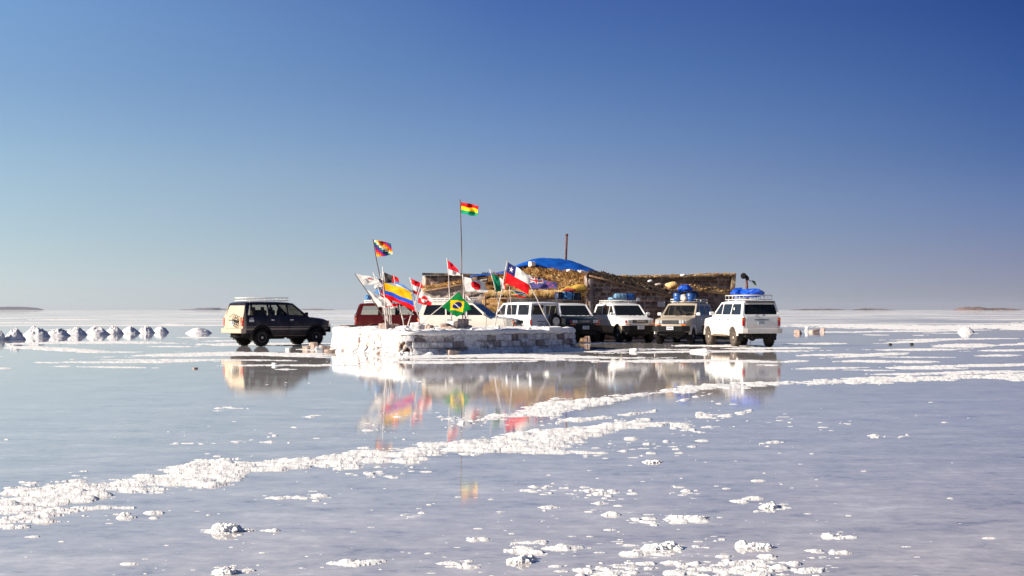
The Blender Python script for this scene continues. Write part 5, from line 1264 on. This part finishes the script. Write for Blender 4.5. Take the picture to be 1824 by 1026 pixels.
# car 7
drum(c7, -.15, -.34, 'blue barrel on the beige wagon, left of its pale sack', r=.23, L_=.42, z=2.00, ax='Z')
drum(c7, -.15, .33, 'blue barrel on the beige wagon, right of its pale sack', r=.23, L_=.40, z=2.00, ax='Z', m='barrel')
bundle(c7, -.35, -.05, 2.66, (.38, .42, .24), 'crumpled blue tarpaulin bundle on top of the barrels of the beige wagon', 8)
bundle(c7, .0, .02, 2.20, (.18, .27, .20), 'pale sack at the front of the roof rack of the beige wagon', 21, m='sack', name='sack', cat='sack', amp=.2)
bundle(c7, -.95, .2, 2.30, (.35, .38, .26), 'dark navy bag behind the barrels of the beige wagon', 23, m='navy', name='bag', cat='bag', amp=.15)
# car 6
drum(c6, -.25, -.12, 'pale blue roll in the middle of the rack of the white over tan wagon', r=.19, L_=.62, z=2.07, m='barrelpale', ax='Y', cat='roll')
drum(c6, -.30, .42, 'blue roll on the right of the rack of the white over tan wagon', r=.18, L_=.42, z=2.07, m='barrel', ax='Y', cat='roll')
bundle(c6, -.35, -.58, 2.16, (.35, .22, .13), 'small pale blue bag at the left of the rack of the white over tan wagon', 31, m='barrelpale', name='bag', cat='bag', amp=.3)
b = MB(); b.lathe([(-.04, .05), (-.03, .085), (.03, .10), (.04, .09)], 'X', n=18); o = b.build('spotlight', M['lamp']); o.location = on_roof(c6, .12, .72, 2.14); o.rotation_euler = (0, 0, c6.rotation_euler.z); tag(o, 'round spotlight at the right end of the rack of the white over tan wagon', 'spotlight')
# car 5
duffel(c5, -.35, -.05, 2.32, (.55, .62, .42), 'big mid blue bag on the roof of the dark green wagon', 'bag')
duffel(c5, -.40, -.52, 2.31, (.6, .30, .40), 'dark navy bag at the left on the roof of the dark green wagon', 'navy')
duffel(c5, -.40, .46, 2.29, (.6, .34, .36), 'dark navy bag at the right on the roof of the dark green wagon', 'navy')
bundle(c5, -.30, -.02, 2.60, (.3, .36, .11), 'red cover lying on top of the big mid blue bag', 41, m='redcloth', name='cloth_cover', cat='cloth', amp=.2)
# car 2
bundle(c2, -1.72, -.1, 2.25, (.22, .24, .20), 'small bright blue bag at the rear of the dark red wagon roof', 51, m='bag', name='bag', cat='bag', amp=.25)
bundle(c2, -1.18, -.05, 2.42, (.34, .3, .28), 'blue and navy bag pile on the dark red wagon roof', 52, m='bag', name='bag', cat='bag', amp=.3)
bundle(c2, -1.20, -.05, 2.84, (.26, .24, .20), 'sand coloured sack on top of the bag pile of the dark red wagon', 53, m='sack', name='sack', cat='sack', amp=.25)
bundle(c2, -.55, .05, 2.34, (.35, .3, .22), 'dark navy bag at the front of the dark red wagon roof', 54, m='navy', name='bag', cat='bag', amp=.2)
# car 1: bicycle hung on the tailgate? the photo shows a round carrier frame there
root = empty('wheel_carrier', on_roof(c1, -2.50, -.38, 1.12), c1.rotation_euler.z); tag(root, 'dark round wire carrier on the tailgate of the navy wagon', 'carrier')
b = MB()
for r_ in (.28, .17): 
    for i in range(24):
        a0, a1 = 2*math.pi*i/24, 2*math.pi*(i+1)/24; b.tube((0, math.cos(a0)*r_, math.sin(a0)*r_), (0, math.cos(a1)*r_, math.sin(a1)*r_), .014, n=5)
for i in range(5):
    a = 2*math.pi*i/5+.3; b.tube((0, math.cos(a)*.05, math.sin(a)*.05), (0, math.cos(a)*.28, math.sin(a)*.28), .012, n=5)
b.build('wire_ring', M['under'], root)
b = MB(); b.box((.05, .0, -.02), (.06, .34, .08)); b.build('bracket', M['under'], root)

# stickers the photo shows
b = MB(); b.box((-1.98, -.905, 1.13), (.24, .012, .10)); b.box((-1.98, -.905, 1.24), (.20, .012, .025)); b.build('sticker', M['plate'], c1)
b = MB(); b.lathe([(-.004, .06), (.004, .06)], 'Y', c=(-1.32, .80, 1.62), n=20); b.build('sticker', M['rackwhite'], c8)
# ------------------------------------------------------------------ the air over the flat
m = bpy.data.materials.new('haze_air'); m.use_nodes = True; t = m.node_tree; t.nodes.clear()
pv = t.nodes.new('ShaderNodeVolumePrincipled'); pv.inputs['Color'].default_value = (.72, .80, .92, 1); pv.inputs['Density'].default_value = 2.0e-5; pv.inputs['Anisotropy'].default_value = .1
ou = t.nodes.new('ShaderNodeOutputMaterial'); t.links.new(pv.outputs[0], ou.inputs['Volume'])
b = MB(); b.box((0, 0, 59.5), (50000, 50000, 121)); hz = b.build('haze', m); tag(hz, kind='stuff')
